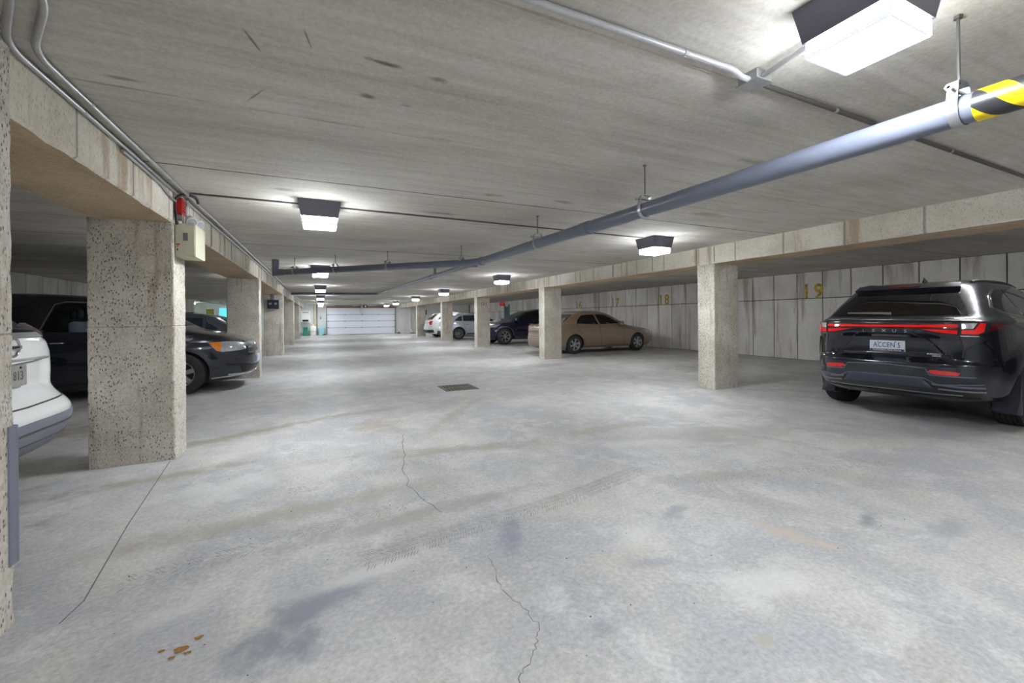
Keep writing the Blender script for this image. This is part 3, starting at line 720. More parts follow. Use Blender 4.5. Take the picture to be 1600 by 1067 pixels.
for x in (-DWd - .07, DWd + .07): MB().box(x - .035, x + .035, -.14, -.02, 0, DH + .06, ch=.006).build('track', M_STEEL, gd)
MB().box(-DWd - .1, DWd + .15, -.11, -.01, DH + .01, DH + .12, ch=.006).build('header_board', M_WOOD, gd)
for x in (-1.35, 1.75): MB().tube([(x - .65, -.16, DH + .17), (x + .65, -.16, DH + .17)], .03, 12).build('spring', M_CONDD, gd, smooth=50)
MB().tube([(-DWd, -.16, DH + .17), (DWd, -.16, DH + .17)], .012, 8).build('torsion_bar', M_STEEL, gd)
op = empty('door_opener', (3.05, Y1 - .35, 2.20)); tag(op, 'dark motor opener hanging above the garage door centre', 'door opener')
MB().box(-.22, .0, -.15, .15, -.1, .12, ch=.015).build('motor_housing', M_STEEL, op)
MB().box(.02, .28, -.13, .13, -.07, .10, ch=.03).build('gear_case', M_BLACK, op)
MB().tube([(.15, -.12, .02), (.15, -.16, .02)], .05, 14).build('lens', M_LENS, op)
MB().box(-.2, -.17, -.02, .02, .12, ZC - 2.2).box(.2, .23, -.02, .02, .10, ZC - 2.2).build('bracket', M_STEEL, op)
MB().box(-.16, -.02, .1, .22, -.55, -.1, ch=.01).build('control_panel', M_WHITE, op)

def box_thing(name, b, mat, label, cat, ch=.01, parts=()):
    x0, x1, y0, y1, z0, z1 = b
    t = empty(name, ((x0 + x1) / 2, (y0 + y1) / 2, z0)); tag(t, label, cat); hx, hy, hz = (x1 - x0) / 2, (y1 - y0) / 2, z1 - z0
    MB().box(-hx, hx, -hy, hy, 0, hz, ch=ch).build('body', mat, t)
    for (n, bb, m) in parts: MB().box(*bb, ch=.003).build(n, m, t)
    return t
box_thing('wall_heater', (-1.35, -.72, Y1 - .4, Y1 - .02, 1.0, 1.85), M_WHITE, 'white wall-hung boiler left of the garage door', 'boiler', parts=[('burner_panel', (-.2, .2, -.2, -.189, .05, .2), M_BLACK), ('control_strip', (-.2, .2, -.2, -.189, .7, .76), M_STEEL)])
t = empty('water_tank', (-.55, Y1 - .45, 0)); tag(t, 'pale water tank standing beside the white boiler', 'tank')
MB().lathe([(0, 0), (.24, .0), (.25, .03), (.25, .62), (.22, .70), (.08, .74), (0, .74)], 24, 'z').build('tank_shell', M_WHITE, t, smooth=40)
MB().lathe([(.252, .3), (.252, .33)], 24, 'z').build('band', M_STEEL, t)
MB().lathe([(.07, .74), (.07, .86), (0, .86)], 14, 'z').build('valve_head', M_YELP, t)
box_thing('green_bin', (-1.2, -.86, Y1 - .75, Y1 - .45, 0, .62), M_GREEN, 'green plastic bin on the floor below the boiler', 'bin', .02, [('lid', (-.19, .19, -.17, .17, .6, .65), M_GREEN), ('handle', (-.08, .08, -.185, -.165, .5, .53), M_BLACK)])
t = empty('riser_pipe', (-.42, Y1 - .1, 0)); tag(t, 'yellow vertical gas pipe beside the boiler', 'pipe')
MB().tube([(0, 0, .8), (0, 0, ZC)], .04, 12).build('tube', M_YELP, t, smooth=50)
MB().box(-.08, .08, -.1, .05, .78, .98, ch=.02).build('meter', M_YELP, t)
t = empty('riser_pipe', (-.26, Y1 - .1, 0)); tag(t, 'dark vertical pipe on the far wall right of the yellow one', 'pipe')
MB().tube([(0, 0, 0), (0, 0, ZC)], .03, 12).build('tube', M_CONDD, t, smooth=50)
c = MB()
for z in (.7, 1.3, 1.9): c.tube([(0, 0, z - .02), (0, 0, z + .02)], .045, 12)
c.build('clamp', M_STEEL, t)
box_thing('plastic_tote', (-.45 + .3, .25, Y1 - .35, Y1 - .05, 0, .55), M_PALEB, 'pale blue plastic tote standing left of the garage door', 'tote', .03, [('lid', (-.22, .22, -.17, .17, .53, .57), M_PALEB)])
box_thing('switch_box', (-.05, .05, Y1 - .08, Y1, 1.22, 1.42), M_STEEL, 'small grey switch on the pale wall left of the garage door', 'switch', .006, [('button', (-.02, .02, -.05, -.04, .08, .12), M_BLACK)])
for i, x in enumerate((.22, 5.8)):
    box_thing('floor_sensor', (x - .12, x + .12, Y1 - .35, Y1 - .1, 0, .09), M_CONDD, ['dark block at the left foot of the door track', 'dark block at the right foot of the door track'][i], 'door sensor', .01, [('eye', (-.03, .03, -.05, .05, .09, .2), M_STEEL)])
t = empty('downspout', (6.75, Y1 - .12, 0)); tag(t, 'white vertical downpipe on the far wall right of the door', 'pipe')
MB().tube(bend((0, 0, ZC), (0, 0, .35), (.12, -.1, .2), (.12, -.1, .05), r=.08), .05, 12).build('tube', M_WHITE, t, smooth=50)
MB().box(-.03, .3, -.5, .1, 0, .04).build('splash_grate', M_CONDD, t)
# left bay end
d2 = MB().box(-7.22, -6.76, Y1 - .03, Y1, 0.0, 2.0, ch=.008).build('door_2', M_OLIVE); d2['kind'] = 'structure'
MB().box(-7.29, -7.22, Y1 - .05, Y1, 0, 2.06).box(-6.76, -6.69, Y1 - .05, Y1, 0, 2.06).box(-7.29, -6.69, Y1 - .05, Y1, 2.0, 2.06).build('frame', M_WHITE, d2)
tag(d2, 'olive door in the far wall beyond the left bays')
w1 = MB().box(-6.45, -5.1, Y1 - .02, Y1 - .005, 1.25, 2.05).build('window_1', M_CYAN); w1['kind'] = 'structure'; tag(w1, 'bright cyan window pane beyond the left bays')
f = MB(); f.box(-6.51, -6.45, Y1 - .05, Y1, 1.2, 2.1).box(-5.1, -5.04, Y1 - .05, Y1, 1.2, 2.1).box(-6.51, -5.04, Y1 - .05, Y1, 2.05, 2.1).box(-6.51, -5.04, Y1 - .05, Y1, 1.2, 1.25).build('window_frame', M_WHITE, w1)
for i, (x, z) in enumerate(((-5.9, 2.26), (-5.0, 2.2), (-4.0, 2.28))):
    conduit('service_pipe', [(x, 27.5, z), (x, Y1 - .05, z)], .03, (M_CONDD, M_STEEL, M_CONDD)[i], ['dark service pipe under the ceiling by the left wall', 'grey service pipe in the middle of the left bays', 'dark service pipe nearest the aisle in the left bays'][i])
# exit sign and side door on the right wall
d3 = MB().box(WALL_R - .035, WALL_R - .019, 26.55, 27.15, 0, 2.0).build('door_3', M_TEAL); d3['kind'] = 'structure'; tag(d3, 'dark teal service door in the right wall')
MB().box(WALL_R - .06, WALL_R - .0185, 26.40, 26.54, 0, 2.15, ch=.006).box(WALL_R - .06, WALL_R - .0185, 27.16, 27.26, 0, 2.15, ch=.006).build('frame', plain('teal_frame', rgb(52, 108, 112), .5), d3)
ex = empty('exit_sign', (WALL_R - .02, 27.25, 2.19)); tag(ex, 'red exit sign above the teal service door', 'exit sign')
MB().box(-.40, -.02, -.03, .03, -.13, .13, ch=.008).build('sign_box', plain('exit_red', rgb(214, 26, 44), .4, emit=(rgb(230, 20, 40), .06)), ex)
text_obj('lettering', 'EXIT', .15, M_WHITEINK, ex, frame((-.21, -.0325, 0), (1, 0, 0), (0, 0, 1)), sx=.8)
MB().box(-.3, -.22, -.015, .015, .14, ZC - 2.19).build('bracket', M_STEEL, ex)

# yellow stall numbers painted on the right wall
for (txt, y, z) in (('20', 1.35, 1.98), ('19', 6.80, 1.83), ('18', 12.1, 1.83), ('17', 15.0, 1.83), ('16', 17.9, 1.80)):
    o = text_obj('painted_number', txt, .52, M_WORN, wr, frame((WALL_R - .0195, y, z), (0, -1, 0), (0, 0, 1)), extrude=.0008, sx=.9, spacing=1.3, bold=.016)
    o['label'] = 'worn yellow painted stall number ' + txt

# ------------------------------------------------------------------ cars
def pchip(xs, ys, x):
    n = len(xs)
    h = [xs[i + 1] - xs[i] for i in range(n - 1)]; d = [(ys[i + 1] - ys[i]) / h[i] for i in range(n - 1)]
    m = [d[0]] + [0] * (n - 2) + [d[-1]]
    for i in range(1, n - 1):
        if d[i - 1] * d[i] > 0:
            w1, w2 = 2 * h[i] + h[i - 1], h[i] + 2 * h[i - 1]; m[i] = (w1 + w2) / (w1 / d[i - 1] + w2 / d[i])
    i = max(0, min(n - 2, next((k for k in range(n - 1) if x <= xs[k + 1]), n - 2)))
    t = (x - xs[i]) / h[i]; t2, t3 = t * t, t ** 3
    return (2 * t3 - 3 * t2 + 1) * ys[i] + (t3 - 2 * t2 + t) * h[i] * m[i] + (-2 * t3 + 3 * t2) * ys[i + 1] + (t3 - t2) * h[i] * m[i + 1]

def body_geo(keys, nside=40, nend=26, step=.03, disp=None):
    """levels of plan outlines stacked in z: key = (z, front x, rear x, half width, front squareness, rear squareness)"""
    cum = [0.0]
    for a, b in zip(keys[:-1], keys[1:]):
        cum.append(cum[-1] + max(.01, math.sqrt((b[0] - a[0]) ** 2 + max((b[1] - a[1]) ** 2, (b[2] - a[2]) ** 2) * .5 + (b[3] - a[3]) ** 2)))
    N = max(20, int(cum[-1] / step)); sq = []
    for k in range(nend): sq.append((1, -1 + 2 * k / nend))
    for k in range(nside): sq.append((1 - 2 * k / nside, 1))
    for k in range(nend): sq.append((-1, 1 - 2 * k / nend))
    for k in range(nside): sq.append((-1 + 2 * k / nside, -1))
    cols = list(zip(*keys)); vs = []; n = len(sq)
    for i in range(N + 1):
        s = cum[-1] * i / N; z, xf, xr, wd, nf, nr = [pchip(cum, c, s) for c in cols]
        xc = (xf + xr) / 2
        for px, py in sq:
            e = min(6.5, nf * 1.28) if px > 0 else min(6.8, nr * 1.7)
            sc_ = (abs(px) ** e + abs(py) ** e) ** (-1.0 / e)
            x = xc + px * sc_ * (xf - xr) / 2
            vs.append(Vector((x, py * sc_ * wd, z)))
    if disp: vs = [disp(v) for v in vs]
    fs = []
    for i in range(N):
        for j in range(n): fs.append((i * n + j, i * n + (j + 1) % n, (i + 1) * n + (j + 1) % n, (i + 1) * n + j))
    for lv, rev in ((0, True), (N, False)):
        c = Vector((0, 0, 0))
        for j in range(n): c += vs[lv * n + j]
        vs.append(c / n); k = len(vs) - 1
        for j in range(n):
            f = (lv * n + j, lv * n + (j + 1) % n, k); fs.append(f[::-1] if rev else f)
    return vs, fs

class Car:
    def __init__(s, name, label, cat_group, keys, paint_m, loc, heading, disp=None, arch=None, cuts=(), nside=40, nend=26, step=.03):
        s.root = empty(name, (loc[0], loc[1], 0), math.radians(heading)); tag(s.root, label, 'car', cat_group)
        vs, fs = body_geo(keys, nside, nend, step, disp)
        s.bvh = BVHTree.FromPolygons(vs, fs)
        me = bpy.data.meshes.new('car_body'); me.from_pydata([tuple(v) for v in vs], [], fs); me.materials.append(paint_m); me.materials.append(M_BLACK); me.update()
        bm = bmesh.new(); bm.from_mesh(me); bmesh.ops.recalc_face_normals(bm, faces=bm.faces[:]); bm.to_mesh(me); bm.free()
        ob = bpy.data.objects.new('body', me); C.objects.link(ob)
        cut = MB()
        if arch:
            for (x, z, r, depth, wd) in arch:
                for sd in (-1, 1):
                    n = 40; pts = [(x + r * math.cos(2 * PI * k / n), z + r * math.sin(2 * PI * k / n)) for k in range(n)]
                    cut.prism(pts, sd * (wd - depth), sd * (wd + .3))
        for c in cuts: cut.prism(*c)
        if cut.v:
            co = cut.build('cutter', M_BLACK); md = ob.modifiers.new('b', 'BOOLEAN'); md.operation = 'DIFFERENCE'; md.object = co; md.solver = 'EXACT'; md.use_self = True
            co.data.materials.clear(); co.data.materials.append(M_BLACK); md.material_mode = 'TRANSFER'
            dg = bpy.context.evaluated_depsgraph_get(); ev = ob.evaluated_get(dg); nm = bpy.data.meshes.new_from_object(ev)
            ob.modifiers.clear(); ob.data = nm; bpy.data.objects.remove(co)
        for p in ob.data.polygons: p.use_smooth = True
        ob.data.set_sharp_from_angle(angle=math.radians(38))
        ob.parent = s.root; s.body = ob
    def hit(s, view, a, b):
        o, d = {'rear': (Vector((-9, a, b)), Vector((1, 0, 0))), 'front': (Vector((9, a, b)), Vector((-1, 0, 0))),
                'left': (Vector((a, 9, b)), Vector((0, -1, 0))), 'right': (Vector((a, -9, b)), Vector((0, 1, 0))), 'top': (Vector((a, b, 9)), Vector((0, 0, -1)))}[view]
        p, n, i, l = s.bvh.ray_cast(o, d)
        if p is None: return None
        if n.dot(d) > 0: n = -n
        return p, n
    def sure(s, view, a, b, ca, cb):
        for k in range(45):
            t = k / 45; h = s.hit(view, a + (ca - a) * t, b + (cb - b) * t)
            if h: return h
        return Vector((0, 0, .5)), Vector((0, 0, 1))
    def patch(s, name, view, poly, mat, off=.004, th=.02, res=.05, parent=None, smooth=60):
        ca = sum(p[0] for p in poly) / len(poly); cb = sum(p[1] for p in poly) / len(poly)
        out = []
        for i, p in enumerate(poly):
            q = poly[(i + 1) % len(poly)]; n = max(1, int(math.hypot(q[0] - p[0], q[1] - p[1]) / res))
            for k in range(n): out.append(Vector((p[0] + (q[0] - p[0]) * k / n, p[1] + (q[1] - p[1]) * k / n)))
        nb = len(out); a0, a1 = min(p.x for p in out), max(p.x for p in out); b0, b1 = min(p.y for p in out), max(p.y for p in out)
        def inside(x, y):
            c = False; j = nb - 1
            for i in range(nb):
                if (out[i].y > y) != (out[j].y > y) and x < (out[j].x - out[i].x) * (y - out[i].y) / (out[j].y - out[i].y) + out[i].x: c = not c
                j = i
            return c
        pts = list(out); x = a0 + res * .5
        while x < a1:
            y = b0 + res * .5
            while y < b1:
                if inside(x, y) and min((Vector((x, y)) - q).length for q in out) > res * .4: pts.append(Vector((x, y)))
                y += res
            x += res
        v2, e2, f2, *_ = delaunay_2d_cdt(pts, [(i, (i + 1) % nb) for i in range(nb)], [], 1, 1e-5)
        f2 = [f for f in f2 if inside(sum(v2[i].x for i in f) / len(f), sum(v2[i].y for i in f) / len(f))]
        top, bot = [], []
        for p in v2:
            h, nn = s.sure(view, p.x, p.y, ca, cb); top.append(h + nn * off); bot.append(h - nn * th)
        n = len(v2); cnt = {}
        for f in f2:
            for i in range(len(f)):
                e = (f[i], f[(i + 1) % len(f)]); k = tuple(sorted(e)); cnt[k] = cnt.get(k, 0) + 1
        fs = [tuple(f) for f in f2]
        for (i, j), c in cnt.items():
            if c == 1: fs.append((i, j, n + j, n + i))
        mb = MB().add(top + bot, fs)
        return mb.build(name, mat, parent or s.root, smooth=smooth)
    def strip(s, name, view, pts, wd, mat, off=.002, res=.04, parent=None, th=.012, closed=False):
        P = []
        pp = pts + [pts[0]] if closed else pts
        for p, q in zip(pp[:-1], pp[1:]):
            n = max(1, int(math.hypot(q[0] - p[0], q[1] - p[1]) / res))
            for k in range(n): P.append(Vector((p[0] + (q[0] - p[0]) * k / n, p[1] + (q[1] - p[1]) * k / n)))
        P.append(Vector(pp[-1])); vs = []; fs = []
        for i, p in enumerate(P):
            t = (P[min(i + 1, len(P) - 1)] - P[max(i - 1, 0)])
            if t.length < 1e-6: t = Vector((1, 0))
            t.normalize(); nn = Vector((-t.y, t.x)) * wd / 2
            ha, na = s.sure(view, p.x + nn.x, p.y + nn.y, P[0].x * .5 + P[-1].x * .5, .7); hb, nb = s.sure(view, p.x - nn.x, p.y - nn.y, P[0].x * .5 + P[-1].x * .5, .7)
            vs += [ha + na * off, hb + nb * off, hb - nb * th, ha - na * th]
        for i in range(len(P) - 1):
            for j in range(4): fs.append((4 * i + j, 4 * i + (j + 1) % 4, 4 * i + 4 + (j + 1) % 4, 4 * i + 4 + j))
        fs += [(0, 1, 2, 3), tuple(4 * (len(P) - 1) + j for j in (3, 2, 1, 0))]
        return MB().add(vs, fs).build(name, mat, parent or s.root, smooth=50)
    def wheels(s, axles, r, wd, tw, style, mat_r, rim_f=.66, both=True):
        """tyre with rim and spokes as sub-parts; wd = outer face distance from centre line"""
        proto = None
        for x in axles:
            for sd in (-1, 1):
                if proto is None:
                    g = []; n = 9
                    prof = [(r * rim_f, -tw), (r * .80, -tw - .004), (r * .93, -tw + .004), (r * .985, -tw + .02)]
                    zs = [-tw + .02 + (2 * 0 + 0)]
                    hw = tw / 2
                    prof = [(r * rim_f, 0.0), (r * .78, .006), (r * .92, 0.0), (r * .985, -.018)]
                    for k in range(5):
                        a = -.022 - (tw - .044) * k / 5; b = -.022 - (tw - .044) * (k + 1) / 5
                        prof += [(r, a), (r, b + .008), (r * .972, b + .0075), (r * .972, b + .0005)]
                    prof += [(r, -tw + .02), (r * .985, -tw + .014), (r * .9, -tw), (r * rim_f, -tw)]
                    ty = MB().lathe([(a, -b) for a, b in prof], 48).build('wheel', M_RUBBER, s.root, smooth=35); ty['label'] = 'black tyre'
                    rr = r * rim_f
                    m = MB().lathe([(rr * 1.01, .002), (rr * .99, -.004), (rr * .93, .004), (rr * .90, .03), (rr * .90, tw * .8)], 40)
                    rim = m.build('rim', mat_r, ty, smooth=40)
                    MB().lathe([(0, .075), (rr * .90, .075)], 24).build('brake_disc', M_BLACK, ty, fix=False)
                    sp = MB(); ns, spw, tp = style
                    for k in range(ns):
                        an = 2 * PI * k / ns + .3
                        def P(rad, off, h): return (rad * math.cos(an) - off * math.sin(an), h, rad * math.sin(an) + off * math.cos(an))
                        w0, w1 = rr * spw, rr * spw * tp
                        vv = [P(rr * .12, -w0, .008), P(rr * .12, w0, .008), P(rr * .95, w1, .010), P(rr * .95, -w1, .010), P(rr * .12, -w0, .05), P(rr * .12, w0, .05), P(rr * .95, w1, .045), P(rr * .95, -w1, .045)]
                        sp.add(vv, [(0, 1, 2, 3), (4, 7, 6, 5), (0, 4, 5, 1), (1, 5, 6, 2), (2, 6, 7, 3), (3, 7, 4, 0)])
                    sp.lathe([(0, .0), (rr * .17, .002), (rr * .22, .012), (rr * .24, .05)], 20)
                    sp.build('spokes', mat_r, ty, smooth=30)
                    proto = ty; o = ty
                else: o = copy_tree(proto, s.root)
                # the lathe's outer face looks to -y
                o.location = (x, sd * wd, r); o.rotation_euler = (0, 0, 0 if sd < 0 else PI)
        return proto
    def mirror(s, x, y, z, mat, sd=-1, sx=1.0):
        o = MB().box(x - .06, x + .08 * sx, min(sd * y, sd * (y + .20)), max(sd * y, sd * (y + .20)), z - .07, z + .08, ch=.035).build('side_mirror', mat, s.root, smooth=60)
        MB().box(x - .03, x + .05, min(sd * (y - .1), sd * (y + .03)), max(sd * (y - .1), sd * (y + .03)), z - .07, z - .03, ch=.01).build('mirror_arm', M_BLACK, o)
    def handle(s, view, a, b, mat, ln=.2):
        h, n = s.sure(view, a, b, a, b - .1); sd = 1 if view == 'left' else -1
        MB().tube(bend((h.x - ln / 2, h.y, b), (h.x - ln / 2 + .01, h.y + sd * .035, b), (h.x + ln / 2 - .01, h.y + sd * .035, b), (h.x + ln / 2, h.y, b), r=.025), .013, 8).build('door_handle', mat, s.root, smooth=60)

def flare(v, axles, zc_, r, amt, wmin):
    for x in axles:
        d = math.hypot(v.x - x, v.z - zc_)
        if abs(v.y) > wmin and d < r + .22:
            f = max(0, 1 - abs(d - r) / .20); v = Vector((v.x, v.y + math.copysign(amt * f * f * (3 - 2 * f), v.y), v.z))
    return v
def sm(a, b, x):
    t = max(0, min(1, (x - a) / (b - a))); return t * t * (3 - 2 * t)

# ---- black crossover, rear three-quarter view, parked nose to the right wall
def lex_disp(v):
    v = flare(v, (-1.345, 1.345), .37, .43, .035, .70)
    if v.x < -1.9:
        # tailgate hollow around the number plate, and raised lip above
        wz = sm(.70, .76, v.z) * (1 - sm(.95, 1.02, v.z)); half = .47 - .35 * max(0, (v.z - .76)) * .6
        wy = 1 - sm(half - .05, half + .08, abs(v.y)); v = Vector((v.x + .05 * wz * wy, v.y, v.z))
        lip = max(0, 1 - abs(v.z - 1.135) / .035); v = Vector((v.x - .022 * lip * (1 - sm(.6, .85, abs(v.y))), v.y, v.z))
    return v
lex = Car('crossover_car', 'black crossover with full-width red rear light bar, plate ACCEN 5, parked at the right', None, [
    (.26, 2.05, -1.98, .76, 3.5, 3.6), (.31, 2.20, -2.14, .86, 3.2, 3.1), (.38, 2.28, -2.22, .895, 3, 2.9), (.46, 2.32, -2.28, .905, 3, 2.8), (.58, 2.33, -2.30, .92, 3, 2.8), (.68, 2.31, -2.30, .925, 3, 2.8),
    (.72, 2.30, -2.255, .925, 3, 2.9), (.80, 2.27, -2.245, .92, 3, 3.0), (.92, 2.20, -2.25, .91, 3, 3.0), (.99, 2.05, -2.275, .905, 3.2, 2.9), (1.03, 1.72, -2.28, .90, 3.4, 2.8), (1.07, 1.38, -2.28, .885, 3.6, 2.8), (1.11, 1.12, -2.265, .865, 4, 2.9),
    (1.15, 1.0, -2.235, .83, 4, 3.0), (1.18, .95, -2.16, .795, 4.2, 3.2), (1.26, .80, -2.05, .745, 4.5, 3.4), (1.36, .60, -1.92, .69, 4.6, 3.6), (1.46, .37, -1.79, .635, 4.6, 3.6), (1.52, .20, -1.70, .60, 4.4, 3.6), (1.565, 0, -1.60, .565, 4, 3.5), (1.60, -.2, -1.40, .52, 3.5, 3.2), (1.625, -.4, -1.15, .44, 3, 3), (1.64, -.6, -.9, .25, 2.5, 2.5)],
    P_LEX, (8.19, 2.77), 4.0, lex_disp, arch=[(-1.345, .37, .415, .32, .92), (1.345, .37, .415, .32, .92)], nside=56, nend=56, step=.02)
lex.patch('rear_window', 'rear', [(-.62, 1.20), (.62, 1.20), (.56, 1.32), (.46, 1.47), (-.46, 1.47), (-.56, 1.32)], M_GLASS, .003, .01)
lex.patch('spoiler', 'rear', [(-.48, 1.485), (.48, 1.485), (.46, 1.535), (-.46, 1.535)], P_LEX, .05, .03)
lex.patch('brake_light', 'rear', [(-.15, 1.50), (.15, 1.50), (.15, 1.515), (-.15, 1.515)], M_TAILD, .056, .01)
lex.strip('tailgate_lip', 'rear', [(-.66, 1.165), (.66, 1.165)], .012, M_CHROME, .006)
for z0, z1, m, of in ((1.062, 1.108, M_TAILD, .008), (1.075, 1.098, M_TAILB, .014)):
    lex.patch('light_bar', 'rear', [(-.585, z0), (.585, z0), (.585, z1), (-.585, z1)], m, of, .02)
for sd in (-1, 1):
    def Q(l): return [(sd * a, b) for a, b in l]
    lp = lex.patch('tail_lamp', 'rear', Q([(.26, 1.06), (.46, 1.005), (.59, .995), (.59, 1.123), (.42, 1.118), (.28, 1.105)]), M_BLACK, .006, .02)
    lex.patch('red_lens', 'rear', Q([(.32, 1.055), (.48, 1.018), (.583, 1.008), (.583, 1.045), (.46, 1.052)]), M_TAILB, .012, .01, parent=lp)
    lex.patch('red_lens', 'rear', Q([(.30, 1.098), (.583, 1.098), (.583, 1.112), (.32, 1.108)]), M_TAIL, .012, .01, parent=lp)
    lp = lex.patch('tail_lamp', 'rear', Q([(.60, .99), (.71, .99), (.765, 1.02), (.775, 1.12), (.74, 1.132), (.60, 1.125)]), M_BLACK, .006, .02, res=.02)
    lex.patch('clear_lens', 'rear', Q([(.61, 1.06), (.675, 1.06), (.70, 1.118), (.61, 1.115)]), M_LENS, .012, .01, parent=lp, res=.02)
    lex.patch('red_lens', 'rear', Q([(.608, 1.008), (.70, 1.003), (.735, 1.03), (.742, 1.112), (.715, 1.118), (.685, 1.05), (.608, 1.047)]), M_TAILB, .014, .01, parent=lp, res=.02)
    lex.strip('lamp_trim', 'rear', Q([(.60, .988), (.71, .984)]), .008, M_CHROME, .01, parent=lp)
    sv = 'left' if sd > 0 else 'right'
    lp = lex.patch('side_lamp', sv, [(-2.05, 1.03), (-1.80, 1.09), (-1.86, 1.115), (-2.05, 1.115)], M_TAILD, .004, .01, res=.03)
    lex.patch('reflector', 'rear', Q([(.37, .60), (.42, .575), (.59, .572), (.605, .605), (.55, .615), (.40, .622)]), M_TAIL, .008, .01, res=.03)
    lex.strip('bumper_trim', 'rear', Q([(.0, .655), (.35, .635), (.39, .565), (.70, .560)]), .010, M_SATIN, .004)
    lex.strip('vent_fin', 'rear', Q([(.40, .47), (.60, .455), (.74, .45)]), .02, M_SATIN, .006)
    lex.strip('vent_fin', 'rear', Q([(.44, .42), (.60, .41), (.74, .405)]), .014, M_STEEL, .006)
    lex.strip('tailgate_seam', 'rear', Q([(.61, .735), (.62, .86), (.596, .98)]), .008, M_BLACK, .0015)
    lex.strip('tailgate_crease', 'rear', Q([(.24, 1.02), (.33, .95), (.46, .80), (.52, .755), (.62, .745)]), .02, P_LEX, .014)
    lex.strip('fender_crease', sv, [(-2.06, .93), (-1.95, .80), (-1.86, .62)], .03, P_LEX, .010)
    lex.patch('quarter_window', sv, [(-1.66, 1.28), (-1.48, 1.24), (-1.0, 1.18), (-.98, 1.50), (-1.25, 1.48), (-1.5, 1.40)], M_GLASS, .003, .01)
    lex.patch('door_window', sv, [(-.93, 1.18), (-.1, 1.165), (-.1, 1.51), (-.93, 1.50)], M_GLASS, .003, .01)
    lex.patch('door_window', sv, [(-.03, 1.165), (.78, 1.16), (.60, 1.30), (.25, 1.48), (-.03, 1.515)], M_GLASS, .003, .01)
    lex.strip('window_trim', sv, [(-1.0, 1.165), (-1.50, 1.225), (-1.70, 1.285), (-1.52, 1.41), (-1.25, 1.495)], .016, M_CHROME, .006)
    lex.strip('window_trim', sv, [(-1.0, 1.165), (.80, 1.145)], .014, M_CHROME, .006)
    lex.strip('door_seam', sv, [(-.90, 1.14), (-.95, .80), (-.80, .40)], .008, M_BLACK, .0015)
    lex.strip('door_seam', sv, [(-.05, 1.14), (-.05, .40)], .008, M_BLACK, .0015)
    lex.handle(sv, -.75, .98, P_LEX); lex.handle(sv, .12, .97, P_LEX)
    lex.mirror(.75, .86, 1.15, P_LEX, sd)
    # mud flap behind the rear wheel
    fo = .915 if sd < 0 else .86
    MB().add([(-1.70, sd * fo, .58), (-1.66, sd * fo, .17), (-1.74, sd * fo, .165), (-1.83, sd * (fo - .01), .19), (-1.75, sd * fo, .34),
              (-1.68, sd * .72, .50), (-1.66, sd * .72, .17), (-1.72, sd * .72, .165), (-1.78, sd * .72, .19), (-1.72, sd * .72, .34)],
             [(0, 1, 2, 3, 4), (9, 8, 7, 6, 5), (0, 5, 6, 1), (1, 6, 7, 2), (2, 7, 8, 3), (3, 8, 9, 4), (4, 9, 5, 0)]).build('mud_flap', M_FLAP, lex.root)
lex.patch('skid_plate', 'rear', [(-.40, .43), (.40, .43), (.33, .525), (-.33, .525)], plain('skid_grey', rgb(84, 88, 102), .3, .6), .012, .02)
lex.strip('skid_trim', 'rear', [(-.74, .49), (-.44, .47), (-.34, .53), (.34, .53), (.44, .47), (.74, .49)], .010, M_SATIN, .010)
lex.strip('skid_trim', 'rear', [(-.60, .36), (.60, .36)], .012, M_STEEL, .006)
lex.patch('lower_valance', 'rear', [(-.72, .25), (.72, .25), (.70, .34), (-.70, .34)], M_BLACK, .006, .02)
h, n_ = lex.sure('rear', 0, .85, 0, .9); px_ = h.x - .012
pl = MB().box(px_ - .006, px_ + .03, -.16, .16, .79, .915, ch=.003).build('licence_plate', M_WHITE, lex.root)
MB().box(px_ - .0085, px_ - .006, -.149, .149, .822, .908).build('plate_face', M_PLATE, pl)
text_obj('plate_text', 'ACCEN 5', .082, M_INK, pl, frame((px_ - .0092, 0, .862), (0, -1, 0), (0, 0, 1)), extrude=.0006, sx=.74)
MB().box(px_ - .0085, px_ - .006, -.155, .155, .793, .818).build('plate_frame_band', M_INK, pl)
text_obj('frame_text', 'Performance Auto Group', .026, M_WHITEINK, pl, frame((px_ - .0092, 0, .806), (0, -1, 0), (0, 0, 1)), extrude=.0006, sx=.95)
for q in (-.08, .08): MB().tube([(px_ - .011, q, .902), (px_ - .006, q, .902)], .006, 8).build('plate_screw', M_BLACK, pl)
h, _ = lex.sure('rear', 0, 1.035, 0, 1.0)
for ch, yy in zip('LEXUS', (.19, .095, 0, -.095, -.19)):
    h, _ = lex.sure('rear', yy, 1.028, 0, 1.0)
    text_obj('badge_letter', ch, .046, M_CHROME, lex.root, frame((h.x - .004, yy, 1.030), (0, -1, 0), (0, 0, 1)), extrude=.003, sx=1.25)
for tx, zz in (('BURLINGTON', .785), ('LEXUS', .765)):
    h, _ = lex.sure('rear', -.36, zz, 0, .8); hh, _ = lex.sure('rear', -.48, zz, 0, .8)
    text_obj('dealer_lettering', tx, .019, M_WHITEINK, lex.root, frame((min(h.x, hh.x) - .006, -.42, zz), (0, -1, 0), (0, 0, 1)), extrude=.0006, sx=1.25)
wp = MB().tube([(-2.15, -.02, 1.225), (-2.17, .06, 1.232), (-2.165, .40, 1.238)], .012, 8, rs=[.016, .012, .006]).build('rear_wiper', M_STEEL, lex.root, smooth=60)
MB().add([(-1.02, -.004, 1.625), (-1.16, -.012, 1.62), (-1.16, .012, 1.62), (-.98, 0, 1.63), (-1.13, 0, 1.69)], [(0, 1, 4), (3, 4, 2), (1, 2, 4), (0, 4, 3), (0, 3, 2, 1)]).build('antenna_fin', M_BLACK, lex.root)
